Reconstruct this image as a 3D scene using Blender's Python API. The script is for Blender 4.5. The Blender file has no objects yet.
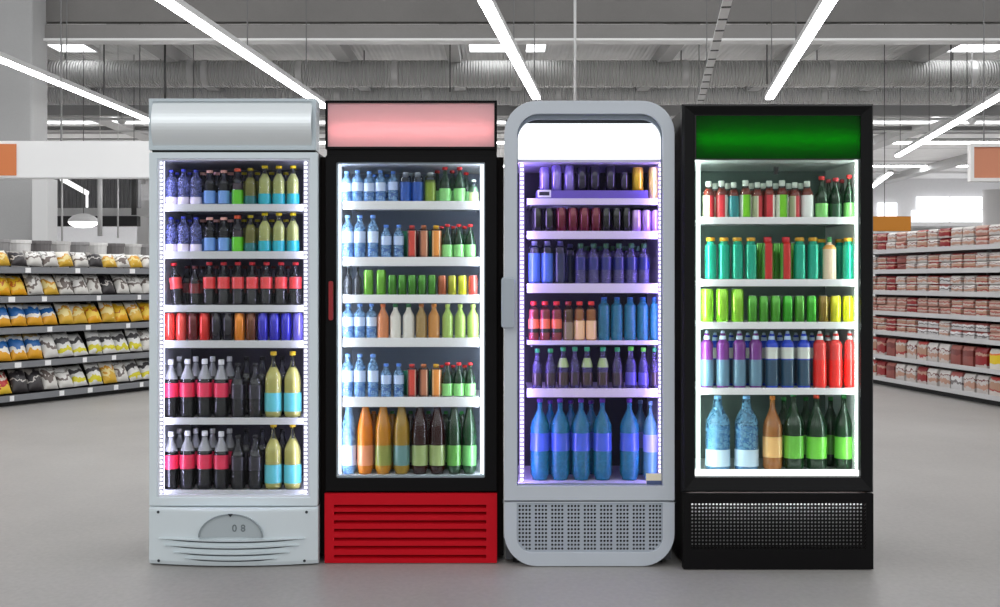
import bpy, bmesh, math, random
from mathutils import Vector, Matrix
random.seed(7)
S = bpy.context.scene
C = S.collection
CH = 1.23; F = 1200.0; HY = 280.0          # camera height (m), focal length (px), horizon row
def PX(px, D): return (px - 500.0) * D / F
def PZ(py, D): return CH - (py - HY) * D / F

# ------------------------------------------------------------------ materials
MATS = {}
def nm(name):
    m = bpy.data.materials.new(name); m.use_nodes = True
    nt = m.node_tree; nt.nodes.clear()
    return m, nt, nt.nodes, nt.links
def s2l(c):
    return tuple(((v/255)/12.92 if v/255 <= .04045 else ((v/255+.055)/1.055)**2.4) for v in c)
def mat(name, rgb, rough=.5, metal=0, coat=0, noise=0, nscale=8, bump=0, spec=.5):
    """principled material; rgb 0-255 sRGB, small procedural variation"""
    if name in MATS: return MATS[name]
    m, nt, N, L = nm(name)
    o = N.new('ShaderNodeOutputMaterial'); p = N.new('ShaderNodeBsdfPrincipled')
    L.new(p.outputs[0], o.inputs[0])
    c = s2l(rgb)
    p.inputs['Base Color'].default_value = (*c, 1); p.inputs['Roughness'].default_value = rough
    p.inputs['Metallic'].default_value = metal; p.inputs['Coat Weight'].default_value = coat
    p.inputs['Coat Roughness'].default_value = .08
    p.inputs['Specular IOR Level'].default_value = spec
    tc = N.new('ShaderNodeTexCoord'); nz = N.new('ShaderNodeTexNoise')
    L.new(tc.outputs['Object'], nz.inputs['Vector']); nz.inputs['Scale'].default_value = nscale; nz.inputs['Detail'].default_value = 5
    if noise:
        mx = N.new('ShaderNodeMix'); mx.data_type = 'RGBA'
        mx.inputs[6].default_value = (*[v*(1-noise) for v in c], 1); mx.inputs[7].default_value = (*[min(1, v*(1+noise)) for v in c], 1)
        L.new(nz.outputs[0], mx.inputs[0]); L.new(mx.outputs[2], p.inputs['Base Color'])
    if bump:
        b = N.new('ShaderNodeBump'); b.inputs['Strength'].default_value = bump; b.inputs['Distance'].default_value = .01
        L.new(nz.outputs[0], b.inputs['Height']); L.new(b.outputs[0], p.inputs['Normal'])
    MATS[name] = m; return m
def emit(name, rgb, st, sample=True):
    if name in MATS: return MATS[name]
    m, nt, N, L = nm(name)
    o = N.new('ShaderNodeOutputMaterial'); e = N.new('ShaderNodeEmission'); L.new(e.outputs[0], o.inputs[0])
    e.inputs[0].default_value = (*s2l(rgb), 1); e.inputs[1].default_value = st
    if not sample: m.cycles.emission_sampling = 'NONE'
    MATS[name] = m; return m
def shell(name, rgb, opac, rough=.08, spec=.08, crinkle_glint=0):
    """see-through plastic or glass: tinted transparent mixed with a diffuse body and a gloss"""
    if name in MATS: return MATS[name]
    m, nt, N, L = nm(name)
    o = N.new('ShaderNodeOutputMaterial'); t = N.new('ShaderNodeBsdfTransparent'); g = N.new('ShaderNodeBsdfGlossy')
    d = N.new('ShaderNodeBsdfPrincipled'); m1 = N.new('ShaderNodeMixShader'); m2 = N.new('ShaderNodeMixShader')
    c = s2l(rgb)
    t.inputs[0].default_value = (*[.45+.55*v for v in c], 1); d.inputs['Base Color'].default_value = (*c, 1); d.inputs['Roughness'].default_value = .35
    g.inputs['Roughness'].default_value = rough
    fr = N.new('ShaderNodeFresnel'); fr.inputs[0].default_value = 1.5
    ad = N.new('ShaderNodeMath'); ad.operation = 'ADD'; ad.inputs[1].default_value = 0; L.new(fr.outputs[0], ad.inputs[0])
    m1.inputs[0].default_value = opac
    if crinkle_glint:
        tc = N.new('ShaderNodeTexCoord'); vo = N.new('ShaderNodeTexNoise'); vo.inputs['Scale'].default_value = 75; vo.inputs['Detail'].default_value = 1; vo.inputs['Distortion'].default_value = 1.5
        L.new(tc.outputs['Object'], vo.inputs['Vector'])
        mr = N.new('ShaderNodeMapRange'); mr.inputs[1].default_value = .38; mr.inputs[2].default_value = .62; mr.inputs[3].default_value = max(0, opac-crinkle_glint); mr.inputs[4].default_value = min(1, opac+crinkle_glint)  # refraction glints imitated by noise in the opacity
        L.new(vo.outputs[0], mr.inputs[0]); L.new(mr.outputs[0], m1.inputs[0])
        bu = N.new('ShaderNodeBump'); bu.inputs['Strength'].default_value = .8; bu.inputs['Distance'].default_value = .006; L.new(vo.outputs[0], bu.inputs['Height'])
        L.new(bu.outputs[0], g.inputs['Normal']); L.new(bu.outputs[0], d.inputs['Normal'])
    L.new(t.outputs[0], m1.inputs[1]); L.new(d.outputs[0], m1.inputs[2])
    L.new(ad.outputs[0], m2.inputs[0]); L.new(m1.outputs[0], m2.inputs[1]); L.new(g.outputs[0], m2.inputs[2])
    L.new(m2.outputs[0], o.inputs[0])
    MATS[name] = m; return m
def pane_mat():
    if 'clear_pane' in MATS: return MATS['clear_pane']
    m, nt, N, L = nm('clear_pane')
    o = N.new('ShaderNodeOutputMaterial'); t = N.new('ShaderNodeBsdfTransparent'); g = N.new('ShaderNodeBsdfGlossy')
    mx = N.new('ShaderNodeMixShader'); t.inputs[0].default_value = (.985, .995, .99, 1); g.inputs['Roughness'].default_value = .02
    mx.inputs[0].default_value = .005
    L.new(t.outputs[0], mx.inputs[1]); L.new(g.outputs[0], mx.inputs[2]); L.new(mx.outputs[0], o.inputs[0])
    MATS['clear_pane'] = m; return m
def translucent(name, rgb, tr=.6, rough=.25):
    m, nt, N, L = nm(name)
    o = N.new('ShaderNodeOutputMaterial'); a = N.new('ShaderNodeBsdfTranslucent'); b = N.new('ShaderNodeBsdfPrincipled')
    mx = N.new('ShaderNodeMixShader'); mx.inputs[0].default_value = tr
    a.inputs[0].default_value = (*s2l(rgb), 1); b.inputs['Base Color'].default_value = (*s2l(rgb), 1); b.inputs['Roughness'].default_value = rough
    L.new(b.outputs[0], mx.inputs[1]); L.new(a.outputs[0], mx.inputs[2]); L.new(mx.outputs[0], o.inputs[0])
    return m

# ------------------------------------------------------------------ geometry helpers
def box(bm, x0, x1, y0, y1, z0, z1):
    if x0 > x1: x0, x1 = x1, x0
    if y0 > y1: y0, y1 = y1, y0
    if z0 > z1: z0, z1 = z1, z0
    v = [bm.verts.new(p) for p in ((x0,y0,z0),(x1,y0,z0),(x1,y1,z0),(x0,y1,z0),(x0,y0,z1),(x1,y0,z1),(x1,y1,z1),(x0,y1,z1))]
    for f in ((3,2,1,0),(4,5,6,7),(0,1,5,4),(1,2,6,5),(2,3,7,6),(3,0,4,7)): bm.faces.new([v[i] for i in f])
def tube(bm, a, b, r, n=10, caps=True, r2=None):
    a = Vector(a); b = Vector(b); d = (b-a).normalized(); u = d.orthogonal().normalized(); w = d.cross(u)
    r2 = r if r2 is None else r2
    A = []; B = []
    for i in range(n):
        t = 2*math.pi*i/n; e = u*math.cos(t)+w*math.sin(t)
        A.append(bm.verts.new(a+e*r)); B.append(bm.verts.new(b+e*r2))
    for i in range(n):
        j = (i+1) % n; bm.faces.new((A[i], A[j], B[j], B[i]))
    if caps: bm.faces.new(A[::-1]); bm.faces.new(B)
def lathe(bm, prof, n=20, cx=0, cy=0):
    rings = []
    for r, z in prof:
        if r < 1e-5: rings.append([bm.verts.new((cx, cy, z))])
        else: rings.append([bm.verts.new((cx+r*math.cos(2*math.pi*i/n), cy+r*math.sin(2*math.pi*i/n), z)) for i in range(n)])
    for A, B in zip(rings, rings[1:]):
        for i in range(n):
            j = (i+1) % n
            if len(A) == 1 and len(B) == 1: continue
            if len(A) == 1: bm.faces.new((A[0], B[j], B[i]))
            elif len(B) == 1: bm.faces.new((A[i], A[j], B[0]))
            else: bm.faces.new((A[i], A[j], B[j], B[i]))
def rrect(x0, x1, z0, z1, rs, n=8):
    """outline of a rectangle with corner radii rs = (bottom-left, bottom-right, top-right, top-left)"""
    pts = []
    cs = [(x0, z0, 1, 1, 180), (x1, z0, -1, 1, 270), (x1, z1, -1, -1, 0), (x0, z1, 1, -1, 90)]
    for (cx, cz, sx, sz, a0), r in zip(cs, rs):
        for k in range(n+1):
            a = math.radians(a0+90*k/n)
            pts.append((cx+sx*r+r*math.cos(a), cz+sz*r+r*math.sin(a)))
    return pts
def ring(bm, outer, inner, y0, y1):
    """frame: outline outer with hole inner, from y0 (front) to y1"""
    n = len(outer)
    of = [bm.verts.new((x, y0, z)) for x, z in outer]; ob = [bm.verts.new((x, y1, z)) for x, z in outer]
    f = [bm.verts.new((x, y0, z)) for x, z in inner]; b = [bm.verts.new((x, y1, z)) for x, z in inner]
    for i in range(n):
        j = (i+1) % n
        bm.faces.new((of[i], of[j], f[j], f[i])); bm.faces.new((ob[j], ob[i], b[i], b[j]))
        bm.faces.new((of[j], of[i], ob[i], ob[j])); bm.faces.new((f[i], f[j], b[j], b[i]))
def slab(bm, outl, y0, y1):
    f = [bm.verts.new((x, y0, z)) for x, z in outl]; b = [bm.verts.new((x, y1, z)) for x, z in outl]
    n = len(outl)
    bm.faces.new(f); bm.faces.new(b[::-1])
    for i in range(n):
        j = (i+1) % n; bm.faces.new((f[j], f[i], b[i], b[j]))
def mesh_of(name, bm, m, smooth=False, clean=True):
    if clean:
        bmesh.ops.remove_doubles(bm, verts=bm.verts, dist=1e-6)
        bmesh.ops.recalc_face_normals(bm, faces=bm.faces)
    me = bpy.data.meshes.new(name); bm.to_mesh(me); bm.free()
    if smooth: me.shade_smooth()
    if m: me.materials.append(m)
    return me
def world_loc(o):
    v = Vector((0, 0, 0))
    while o is not None: v += o.location; o = o.parent
    return v
def obj(name, bm, m, parent=None, smooth=False, bevel=0, local=False, seg=2):
    """links bm as ONE object. bm in world coordinates unless local"""
    if parent is not None and not local:
        bmesh.ops.translate(bm, verts=bm.verts, vec=-world_loc(parent))
    o = bpy.data.objects.new(name, mesh_of(name, bm, m, smooth)); C.objects.link(o)
    if parent is not None: o.parent = parent
    if bevel:
        b = o.modifiers.new('b', 'BEVEL'); b.width = bevel; b.segments = seg; b.limit_method = 'ANGLE'; b.harden_normals = False
    return o
def link(name, me, parent=None, loc=(0,0,0)):
    o = bpy.data.objects.new(name, me); C.objects.link(o); o.location = loc
    if parent is not None: o.parent = parent
    return o
def tag(o, label, cat, group=None, kind=None):
    if label: o['label'] = label
    if cat: o['category'] = cat
    if group: o['group'] = group
    if kind: o['kind'] = kind
    return o
def thing(name, label, cat, loc=(0,0,0), rz=0, group=None):
    o = bpy.data.objects.new(name, None); C.objects.link(o); o.location = loc; o.rotation_euler = (0,0,rz)
    o.empty_display_size = .1
    return tag(o, label, cat, group)
def struct(name, bm, m, **k):
    o = obj(name, bm, m, **k); o['kind'] = 'structure'; return o
B = bmesh.new

# ================================================================== THE COOLERS
ORD = ['', 'first', 'second', 'third', 'fourth', 'fifth', 'sixth', 'seventh', 'eighth', 'ninth', 'tenth', 'eleventh', 'twelfth', 'thirteenth', 'fourteenth', 'fifteenth', 'sixteenth']
glass = pane_mat()
def cabinet(root, D, x0, x1, ytop, ybot, bx0, bx1, shell_m, liner_m, back_m, door_t, ox0, ox1, oy0, oy1, depth=.62):
    """insulated carcass behind the door, and the inner liner. pixel rows/columns measured at the front plane"""
    X0, X1 = PX(bx0, D), PX(bx1, D); Zt, Zb = PZ(ytop, D), .021
    f = D+door_t; t = .028
    ix0, ix1 = PX(ox0, D)-.004, PX(ox1, D)+.004; iz1, iz0 = PZ(oy0, D)+.004, PZ(oy1, D)-.006
    bm = B()
    box(bm, X0, X0+t, f, D+depth, Zb, Zt); box(bm, X1-t, X1, f, D+depth, Zb, Zt)
    box(bm, X0+t, X1-t, D+depth-t, D+depth, Zb, Zt); box(bm, X0+t, X1-t, f, D+depth-t, Zt-t*.6, Zt)
    box(bm, X0+t, X1-t, f+.02, D+depth-t, Zb, iz0-.03)
    obj('cabinet_body', bm, shell_m, root)
    # liner: side walls, roof, floor
    bm = B(); w = .012
    box(bm, ix0-w, ix0, f, D+depth-t-.02, iz0-w, iz1+w); box(bm, ix1, ix1+w, f, D+depth-t-.02, iz0-w, iz1+w)
    box(bm, ix0, ix1, f, D+depth-t-.02, iz1, iz1+w); box(bm, ix0, ix1, f, D+depth-t-.02, iz0-w, iz0)
    ln = obj('inner_liner', bm, liner_m, root)
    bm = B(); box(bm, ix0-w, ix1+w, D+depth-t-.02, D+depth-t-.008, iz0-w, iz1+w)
    obj('back_wall_lining', bm, back_m, ln)  # back lining coloured darker to hold the shade of the bottles
    for s in (X0+.05, X1-.05):
        for yy in (D+.1, D+depth-.08):
            bm = B(); lathe(bm, [(0,0),(.02,0),(.02,.012),(.012,.021),(0,.021)], 12, s, yy)
            obj('levelling_foot', bm, mat('foot_rubber', (25,25,25), .7), root)
    return ix0, ix1, iz0, iz1
def shelf(root, D, xa, xb, ya, yb, m, back=.5, ds=.075, name='shelf', wire=True):
    """wire shelf with a solid front rail whose face spans pixel rows ya..yb; returns its top height"""
    Ds = D+ds; z1, z0 = PZ(ya, Ds), PZ(yb, Ds); X0, X1 = PX(xa, Ds), PX(xb, Ds)
    bm = B(); box(bm, X0, X1, Ds, Ds+.012, z0, z1)
    rail = obj(name, bm, m, root, bevel=.002)
    bm = B(); box(bm, X0+.004, X1-.004, Ds+.012, D+back, z1-.014, z1-.006)
    obj('shelf_deck', bm, m, rail)
    if wire:
        bm = B(); n = 9
        for i in range(n):
            y = Ds+.03+(back-ds-.05)*i/(n-1); tube(bm, (X0+.006, y, z1-.019), (X1-.006, y, z1-.019), .003, 6)
        for x in (X0+.02, X1-.02): tube(bm, (x, Ds+.012, z1-.025), (x, D+back, z1-.025), .004, 6)
        obj('wire_rod_grille', bm, mat('rod', (170,175,180), .35, .4), rail, smooth=True)
    return z1-.006
def led(root, D, px0, px1, ya, yb, rgb, st, beads=0, yoff=.03, bead_rgb=(255,255,255), thick=.012, vis=1.5):
    De = D+yoff
    X0, X1 = PX(px0, De), PX(px1, De); z1, z0 = PZ(ya, De), PZ(yb, De)
    key = '%s_%s' % (str(rgb), st)
    bm = B(); box(bm, X0, X1, De, De+thick, z0, z1)
    s = obj('led_strip', bm, emit('led_'+key, rgb, vis, False), root)
    bm = B(); box(bm, X0+.001, X1-.001, De+thick+.001, De+thick+.006, z0, z1)
    obj('led_module', bm, emit('ledm_'+key, rgb, st), s)  # unseen emitter added behind the strip to light the shelves
    if beads:
        bm = B(); h = (z1-z0)/beads; xm = (X0+X1)/2; r = (X1-X0)*.3
        for i in range(beads):
            z = z0+h*(i+.5); box(bm, xm-r, xm+r, De-.003, De-.0005, z-h*.28, z+h*.28)
        obj('led_bead_pattern', bm, emit('bead_'+key, bead_rgb, 3.0, False), s)
    return s
def lightbox(parent, D, xa, xb, ya, yb, frame_m, panel_m, fr, depth, tube_y, tube_r, tube_m, tube_d, back_rgb=(230,230,230), bulge=0, inset=.004):
    """shallow backlit header: housing, face frame, translucent panel and the lamp tube behind it"""
    X0, X1, Z1, Z0 = PX(xa, D), PX(xb, D), PZ(ya, D), PZ(yb, D); k = D/F
    bm = B()
    box(bm, X0, X1, D+depth-.008, D+depth, Z0, Z1)
    box(bm, X0, X0+.008, D+.01, D+depth-.008, Z0, Z1); box(bm, X1-.008, X1, D+.01, D+depth-.008, Z0, Z1)
    box(bm, X0+.008, X1-.008, D+.01, D+depth-.008, Z1-.008, Z1); box(bm, X0+.008, X1-.008, D+.01, D+depth-.008, Z0, Z0+.008)
    h = obj('header_box', bm, frame_m, parent)
    l, r, t, b = [v*k for v in fr]
    bm = B(); ring(bm, rrect(X0, X1, Z0, Z1, (.001,)*4, 1), rrect(X0+l, X1-r, Z0+b, Z1-t, (.001,)*4, 1), D-.004, D+.01)
    obj('header_frame', bm, frame_m, h, bevel=.0015)
    bm = B(); n = 14; fx0, fx1, fz0, fz1 = X0+l-.002, X1-r+.002, Z0+b-.002, Z1-t+.002
    rows = []
    for i in range(n+1):
        q = i/n; z = fz0+(fz1-fz0)*q; y = D+inset-bulge*math.sin(math.pi*q)
        rows.append([bm.verts.new((fx0, y, z)), bm.verts.new((fx1, y, z)), bm.verts.new((fx1, y+.0025, z)), bm.verts.new((fx0, y+.0025, z))])
    for a, c in zip(rows, rows[1:]):
        for i in range(4): bm.faces.new((a[i], a[(i+1) % 4], c[(i+1) % 4], c[i]))
    bm.faces.new(rows[0]); bm.faces.new(rows[-1][::-1])
    obj('header_panel', bm, panel_m, h, smooth=False)
    if tube_m:
        z = PZ(tube_y, D); bm = B(); tube(bm, (fx0+.004, D+tube_d, z), (fx1-.004, D+tube_d, z), tube_r, 12)
        obj('lamp_tube', bm, tube_m, h, smooth=False)
    return h
def glass_pane(parent, D, xa, xb, ya, yb, yoff=.006, outl=None):
    bm = B()
    if outl: slab(bm, outl, D+yoff, D+yoff+.004)
    else: box(bm, PX(xa, D), PX(xb, D), D+yoff, D+yoff+.004, PZ(yb, D), PZ(ya, D))
    return obj('glass_pane', bm, glass, parent)

# ---------------------------------------------------------------- white cooler
WB = 565; WD = CH*F/(WB-HY)
wm = mat('white_enamel', (220,231,236), .35, 0, .3, noise=.02)
wm2 = mat('white_enamel_base', (216,226,230), .35, 0, .2, noise=.02)
W = thing('drinks_cooler', 'white glass door drinks cooler with blank silver header and vented base', 'cooler', (PX(233,WD), WD, 0))
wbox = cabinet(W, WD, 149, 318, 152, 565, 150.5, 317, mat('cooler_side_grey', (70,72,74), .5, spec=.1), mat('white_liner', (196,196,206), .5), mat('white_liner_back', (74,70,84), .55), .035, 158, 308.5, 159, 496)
D = WD
bm = B(); ring(bm, rrect(PX(149,D), PX(317.7,D), PZ(506,D), PZ(152.3,D), (.004,.004,.004,.004), 2), rrect(PX(157,D), PX(309.7,D), PZ(497.5,D), PZ(158.5,D), (.004,)*4, 2), D, D+.034)
dr = obj('door', bm, wm, W, bevel=.003)
glass_pane(dr, D, 157, 309.7, 158.5, 497.5, .012)
bm = B(); ring(bm, rrect(PX(157,D), PX(309.7,D), PZ(497.5,D), PZ(158.5,D), (.002,)*4, 1), rrect(PX(158.6,D), PX(308.2,D), PZ(495.5,D), PZ(160,D), (.002,)*4, 1), D+.008, D+.026)
obj('door_gasket', bm, mat('gasket_pale', (225,228,235), .5), dr)
lightbox(W, D, 149, 316, 98.6, 150, mat('header_silver', (196,208,214), .3, .2), mat('silver_panel', (240,246,248), .34, .7, 0), (4,4.3,3,4), .10, 125, .01, None, .05, bulge=.03)
bm = B(); box(bm, PX(151.5,D), PX(315,D), D+.012, D+.08, PZ(152.4,D), PZ(149.8,D)); obj('header_gap_strip', bm, mat('black_plastic', (14,14,15), .4), W)
for a, b_ in ((158.7,163.4),(303.4,308.1)):
    led(W, D, a, b_, 161, 494, (206,204,240), 24, 78, .03, vis=.6)
rm_w = mat('shelf_rail_grey', (205,206,208), .35, .1)
ws = [shelf(W, D, 161, 305, a, b_, rm_w) for a, b_ in ((204,211.3),(251.3,258.8),(305,312),(340.5,348),(417.8,424.7),(490,496.5))]
# bow-fronted base: swept panel, screws, dial, louvres
def bow(px, amt=.05): 
    q = (px-233.5)/84.5; return WD-amt*max(0, 1-q*q)
bm = B(); n = 24; cols = []
for i in range(n+1):
    px = 149+169*i/n; x = PX(px, WD); yf = bow(px)
    zb = .003; prof = [(WD+.05, PZ(506.8,WD)), (yf+.012, PZ(506.8,WD)), (yf+.001, PZ(509,WD)), (yf, PZ(511,WD)), (yf, zb+.02), (yf+.006, zb+.004), (yf+.02, zb), (WD+.05, zb)]
    cols.append([bm.verts.new((x, y, z)) for y, z in prof])
for a, c in zip(cols, cols[1:]):
    m_ = len(a)
    for i in range(m_): bm.faces.new((a[i], c[i], c[(i+1) % m_], a[(i+1) % m_]))
bm.faces.new(cols[0]); bm.faces.new(cols[-1][::-1])
bp = obj('base_panel', bm, wm2, W)
def on_bow(px, py): 
    y = bow(px); return (PX(px, WD), y, PZ(py, WD))
for px, py in ((159,511.5),(307,511.5),(159.5,560),(305,560)):
    bm = B(); x, y, z = on_bow(px, py); tube(bm, (x, y-.003, z), (x, y+.004, z), .006, 10)
    obj('screw_head', bm, mat('screw', (55,60,66), .4, .6), bp)
for yy, xa, xb, sag in ((537.6,160,306,1.8),(544,166,300,1.9),(550.6,175,291,1.8),(556.4,187,279,1.5)):
    bm = B(); n = 20; prev = None; pl = None
    for i in range(n+1):
        q = i/n; px = xa+(xb-xa)*q; sg = sag*4*q*(1-q); y = bow(px); x = PX(px, WD); h = .0085*(min(1, 6*q*(1-q)+.12))
        z = PZ(yy+sg, WD)
        cur = [bm.verts.new(p) for p in ((x, y-.0006, z), (x, y-.0125, z+h*.35), (x, y-.014, z+h), (x, y+.003, z+h*1.4), (x, y+.003, z-.002))]
        if prev:
            for k in range(5): bm.faces.new((prev[k], cur[k], cur[(k+1) % 5], prev[(k+1) % 5]))
        else: bm.faces.new(cur)
        prev = cur
    bm.faces.new(prev[::-1])
    lv = obj('louvre', bm, wm2, bp)
    bm = B(); prev = None                                   # the open slot under each louvre
    for i in range(n+1):
        q = i/n; px = xa+(xb-xa)*q; sg = sag*4*q*(1-q); y = bow(px); x = PX(px, WD); h = .0055*(min(1, 6*q*(1-q)+.12)); z = PZ(yy+sg, WD)
        cur = [bm.verts.new(p) for p in ((x, y-.0008, z-h), (x, y-.0008, z+.001), (x, y+.004, z+.001), (x, y+.004, z-h))]
        if prev:
            for k in range(4): bm.faces.new((prev[k], cur[k], cur[(k+1) % 4], prev[(k+1) % 4]))
        else: bm.faces.new(cur)
        prev = cur
    bm.faces.new(prev[::-1]); obj('vent_slot', bm, mat('slot_dark', (70,78,82), .6), lv)
# half-round dial
yb_ = bow(233)-.004
def half(rx, rz, y0, y1, zc, n=24, up=1):
    bm = B(); pts = [(PX(233.5,WD)+rx*math.cos(math.pi*i/n), zc+rz*math.sin(math.pi*i/n)) for i in range(n+1)]
    slab(bm, pts, y0, y1); return bm
zc = PZ(534.6, WD)
dial = obj('control_dial_window', half(.139, .1, yb_-.001, yb_+.03, zc), mat('dial_grey', (176,186,190), .4), bp)
bm = B(); n = 24
for i in range(n):
    a0, a1 = math.pi*i/n, math.pi*(i+1)/n
    q = [(PX(233.5,WD)+r*math.cos(a), zc+rz*math.sin(a)) for a, r, rz in ((a0,.139,.1),(a1,.139,.1),(a1,.132,.094),(a0,.132,.094))]
    slab(bm, q, yb_-.005, yb_)
obj('dial_rim', bm, mat('dial_rim', (140,150,154), .4), dial)
bm = B(); x = PX(233.5,WD); slab(bm, [(x-.011, PZ(511.3,WD)), (x+.011, PZ(511.3,WD)), (x, PZ(514.4,WD))], yb_-.008, yb_-.002)
obj('dial_pointer', bm, mat('screw', (55,60,66)), dial)
gm = mat('digit_grey', (115,124,128), .5)
for px, ch in ((237.3, '0'), (245.8, '8')):
    cu = bpy.data.curves.new('dial_digit', 'FONT'); cu.body = ch; cu.size = .042; cu.extrude = .0006; cu.align_x = 'CENTER'; cu.materials.append(gm); cu.offset = .0008
    tmp = bpy.data.objects.new('tmp_digit', cu); C.objects.link(tmp); dg = bpy.context.evaluated_depsgraph_get(); dg.update()
    me = bpy.data.meshes.new_from_object(tmp.evaluated_get(dg)); bpy.data.objects.remove(tmp)
    o = bpy.data.objects.new('dial_digit', me); C.objects.link(o); o.parent = dial
    o.rotation_euler = (math.pi/2, 0, 0); o.location = Vector((PX(px,WD), yb_-.0018, PZ(528.8,WD)))-world_loc(dial)

# ---------------------------------------------------------------- red cooler
RDD = CH*F/(563-HY); D = RDD
bk = mat('black_enamel', (15,14,15), .4, 0, 0, noise=.1, spec=.12)
bk2 = mat('black_enamel_side', (24,18,16), .5, noise=.2, spec=.1)
R = thing('drinks_cooler', 'black glass door drinks cooler with pink header and red slatted base', 'cooler', (PX(411,D), D, 0))
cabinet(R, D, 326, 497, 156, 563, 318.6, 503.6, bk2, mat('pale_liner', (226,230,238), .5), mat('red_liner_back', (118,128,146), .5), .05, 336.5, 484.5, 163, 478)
bm = B(); ring(bm, rrect(PX(325.6,D), PX(497,D), PZ(491.5,D), PZ(155.5,D), (.003,)*4, 2), rrect(PX(336,D), PX(485,D), PZ(478,D), PZ(162,D), (.006,)*4, 2), D, D+.049)
dr = obj('door', bm, bk, R, bevel=.003)
glass_pane(dr, D, 336, 485, 162, 478, .02)
bm = B(); ring(bm, rrect(PX(336,D), PX(485,D), PZ(478,D), PZ(162,D), (.002,)*4, 1), rrect(PX(337,D), PX(484,D), PZ(476.3,D), PZ(163,D), (.002,)*4, 1), D+.012, D+.045)
obj('door_gasket', bm, mat('gasket_grey', (150,162,170), .5), dr)
lightbox(R, D, 325.3, 497, 100.6, 149, bk, translucent('pink_acrylic', (252,212,216), .5), (2.4,2.6,2.4,2.2), .12, 130, .012, emit('pink_tube', (255,222,216), 9.5), .045, bulge=.004)
bm = B(); box(bm, PX(326.5,D), PX(496.5,D), D+.012, D+.1, PZ(155.6,D), PZ(149,D)); obj('header_gap_strip', bm, bk, R)
for a, b_ in ((337.2,341.2),(480,484)): led(R, D, a, b_, 164, 474, (235,243,255), 30, 0, .055)
bm = B()
hx0, hx1 = PX(329.8,D), PX(334.2,D); hz1, hz0 = PZ(281,D), PZ(320,D)
slab(bm, rrect(hx0, hx1, hz0, hz1, (.008,)*4, 4), D-.04, D-.026)
for z in (hz0+.02, hz1-.02): box(bm, hx0+.004, hx1-.004, D-.028, D+.002, z-.012, z+.012)
obj('door_handle', bm, mat('handle_red', (150,22,28), .35), dr, bevel=.002)
rr = mat('shelf_rail_white', (240,240,242), .35)
rs = [shelf(R, D, 343, 479, a, b_, rr, ds=.09) for a, b_ in ((201,209.5),(257,266),(294.7,303),(337.8,347),(397,407))]
rfloor = PZ(478, D)-.006+.001
redm = mat('red_enamel', (200,14,32), .45, 0, 0, noise=.04, spec=.15)
bm = B()
X0, X1, Z1, Z0 = PX(325,D), PX(497,D), PZ(493,D), .003
sx0, sx1 = PX(334.3,D), PX(486.3,D)
slots = [506, 513, 521.5, 530, 538.7, 547, 556]
box(bm, X0, sx0, D-.012, D+.02, Z0, Z1); box(bm, sx1, X1, D-.012, D+.02, Z0, Z1)
prevz = Z1
for s in slots:
    box(bm, sx0, sx1, D-.012, D+.02, PZ(s-1.7,D), prevz); prevz = PZ(s+1.9,D)
box(bm, sx0, sx1, D-.012, D+.02, Z0, prevz)
bp = obj('base_panel', bm, redm, R)
bm = B(); box(bm, sx0-.01, sx1+.01, D+.022, D+.03, Z0, PZ(500,D)); obj('vent_backing', bm, mat('vent_backing_dark', (50,6,10), .7), bp)
bm = B()
for s in slots:                                            # sloping slats seen inside each slot
    z0, z1 = PZ(s+1.9,D), PZ(s-1.7,D)
    vs = [bm.verts.new(p) for p in ((sx0,D-.006,z0+.001),(sx1,D-.006,z0+.001),(sx1,D+.021,z0+.009),(sx0,D+.021,z0+.009),(sx0,D-.006,z0-.001),(sx1,D-.006,z0-.001),(sx1,D+.021,z0+.006),(sx0,D+.021,z0+.006))]
    for f in ((0,1,2,3),(7,6,5,4),(0,4,5,1),(1,5,6,2),(2,6,7,3),(3,7,4,0)): bm.faces.new([vs[i] for i in f])
obj('slat_pattern', bm, redm, bp)

# ---------------------------------------------------------------- grey cooler
GD = CH*F/(567-HY); D = GD
gm_ = mat('grey_enamel', (198,205,213), .3, .1, .2, noise=.02)
gv = mat('grey_liner', (208,200,232), .5)
G = thing('drinks_cooler', 'grey rounded drinks cooler with plain white header and perforated base', 'cooler', (PX(589.5,D), D, 0))
rad = 33*D/F
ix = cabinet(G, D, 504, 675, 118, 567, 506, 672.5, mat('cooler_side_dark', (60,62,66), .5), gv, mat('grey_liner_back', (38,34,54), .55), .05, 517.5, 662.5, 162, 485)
mid = PZ(500.6, D); mid2 = PZ(501.9, D)
k = D/F
outer = rrect(PX(504.3,D), PX(674.7,D), mid, PZ(100.6,D), (.004,.004,rad,rad), 10)
inner = rrect(PX(517,D), PX(662.8,D), PZ(486,D), PZ(113.6,D), (.002,.002,22*k,22*k), 10)
bm = B(); ring(bm, outer, inner, D, D+.049)
dr = obj('door', bm, gm_, G, bevel=.002, seg=2)
inn2 = rrect(PX(517.4,D), PX(662.4,D), PZ(485.5,D), PZ(114,D), (.002,.002,21.5*k,21.5*k), 10)
glass_pane(dr, D, 0,0,0,0, .018, outl=inn2)
bm = B(); ring(bm, rrect(PX(517,D), PX(662.8,D), PZ(486,D), PZ(113.6,D), (.002,.002,22*k,22*k), 10), rrect(PX(518,D), PX(662,D), PZ(485,D), PZ(118.6,D), (.002,.002,20*k,20*k), 10), D+.024, D+.046)
obj('door_gasket', bm, mat('gasket_mid', (132,140,152), .5), dr)
bm = B(); slab(bm, rrect(PX(517.6,D), PX(662.2,D), PZ(161,D), PZ(115.5,D), (.001,.001,20*k,20*k), 10), D+.051, D+.06)
obj('header_panel', bm, emit('white_header_light', (250,252,255), 1.7), G)
for a, b_, nb in ((519.3,524.3,72),(658.2,661.6,72)): led(G, D, a, b_, 163, 482, (196,172,255), 32, nb, .055, vis=.9)
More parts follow.
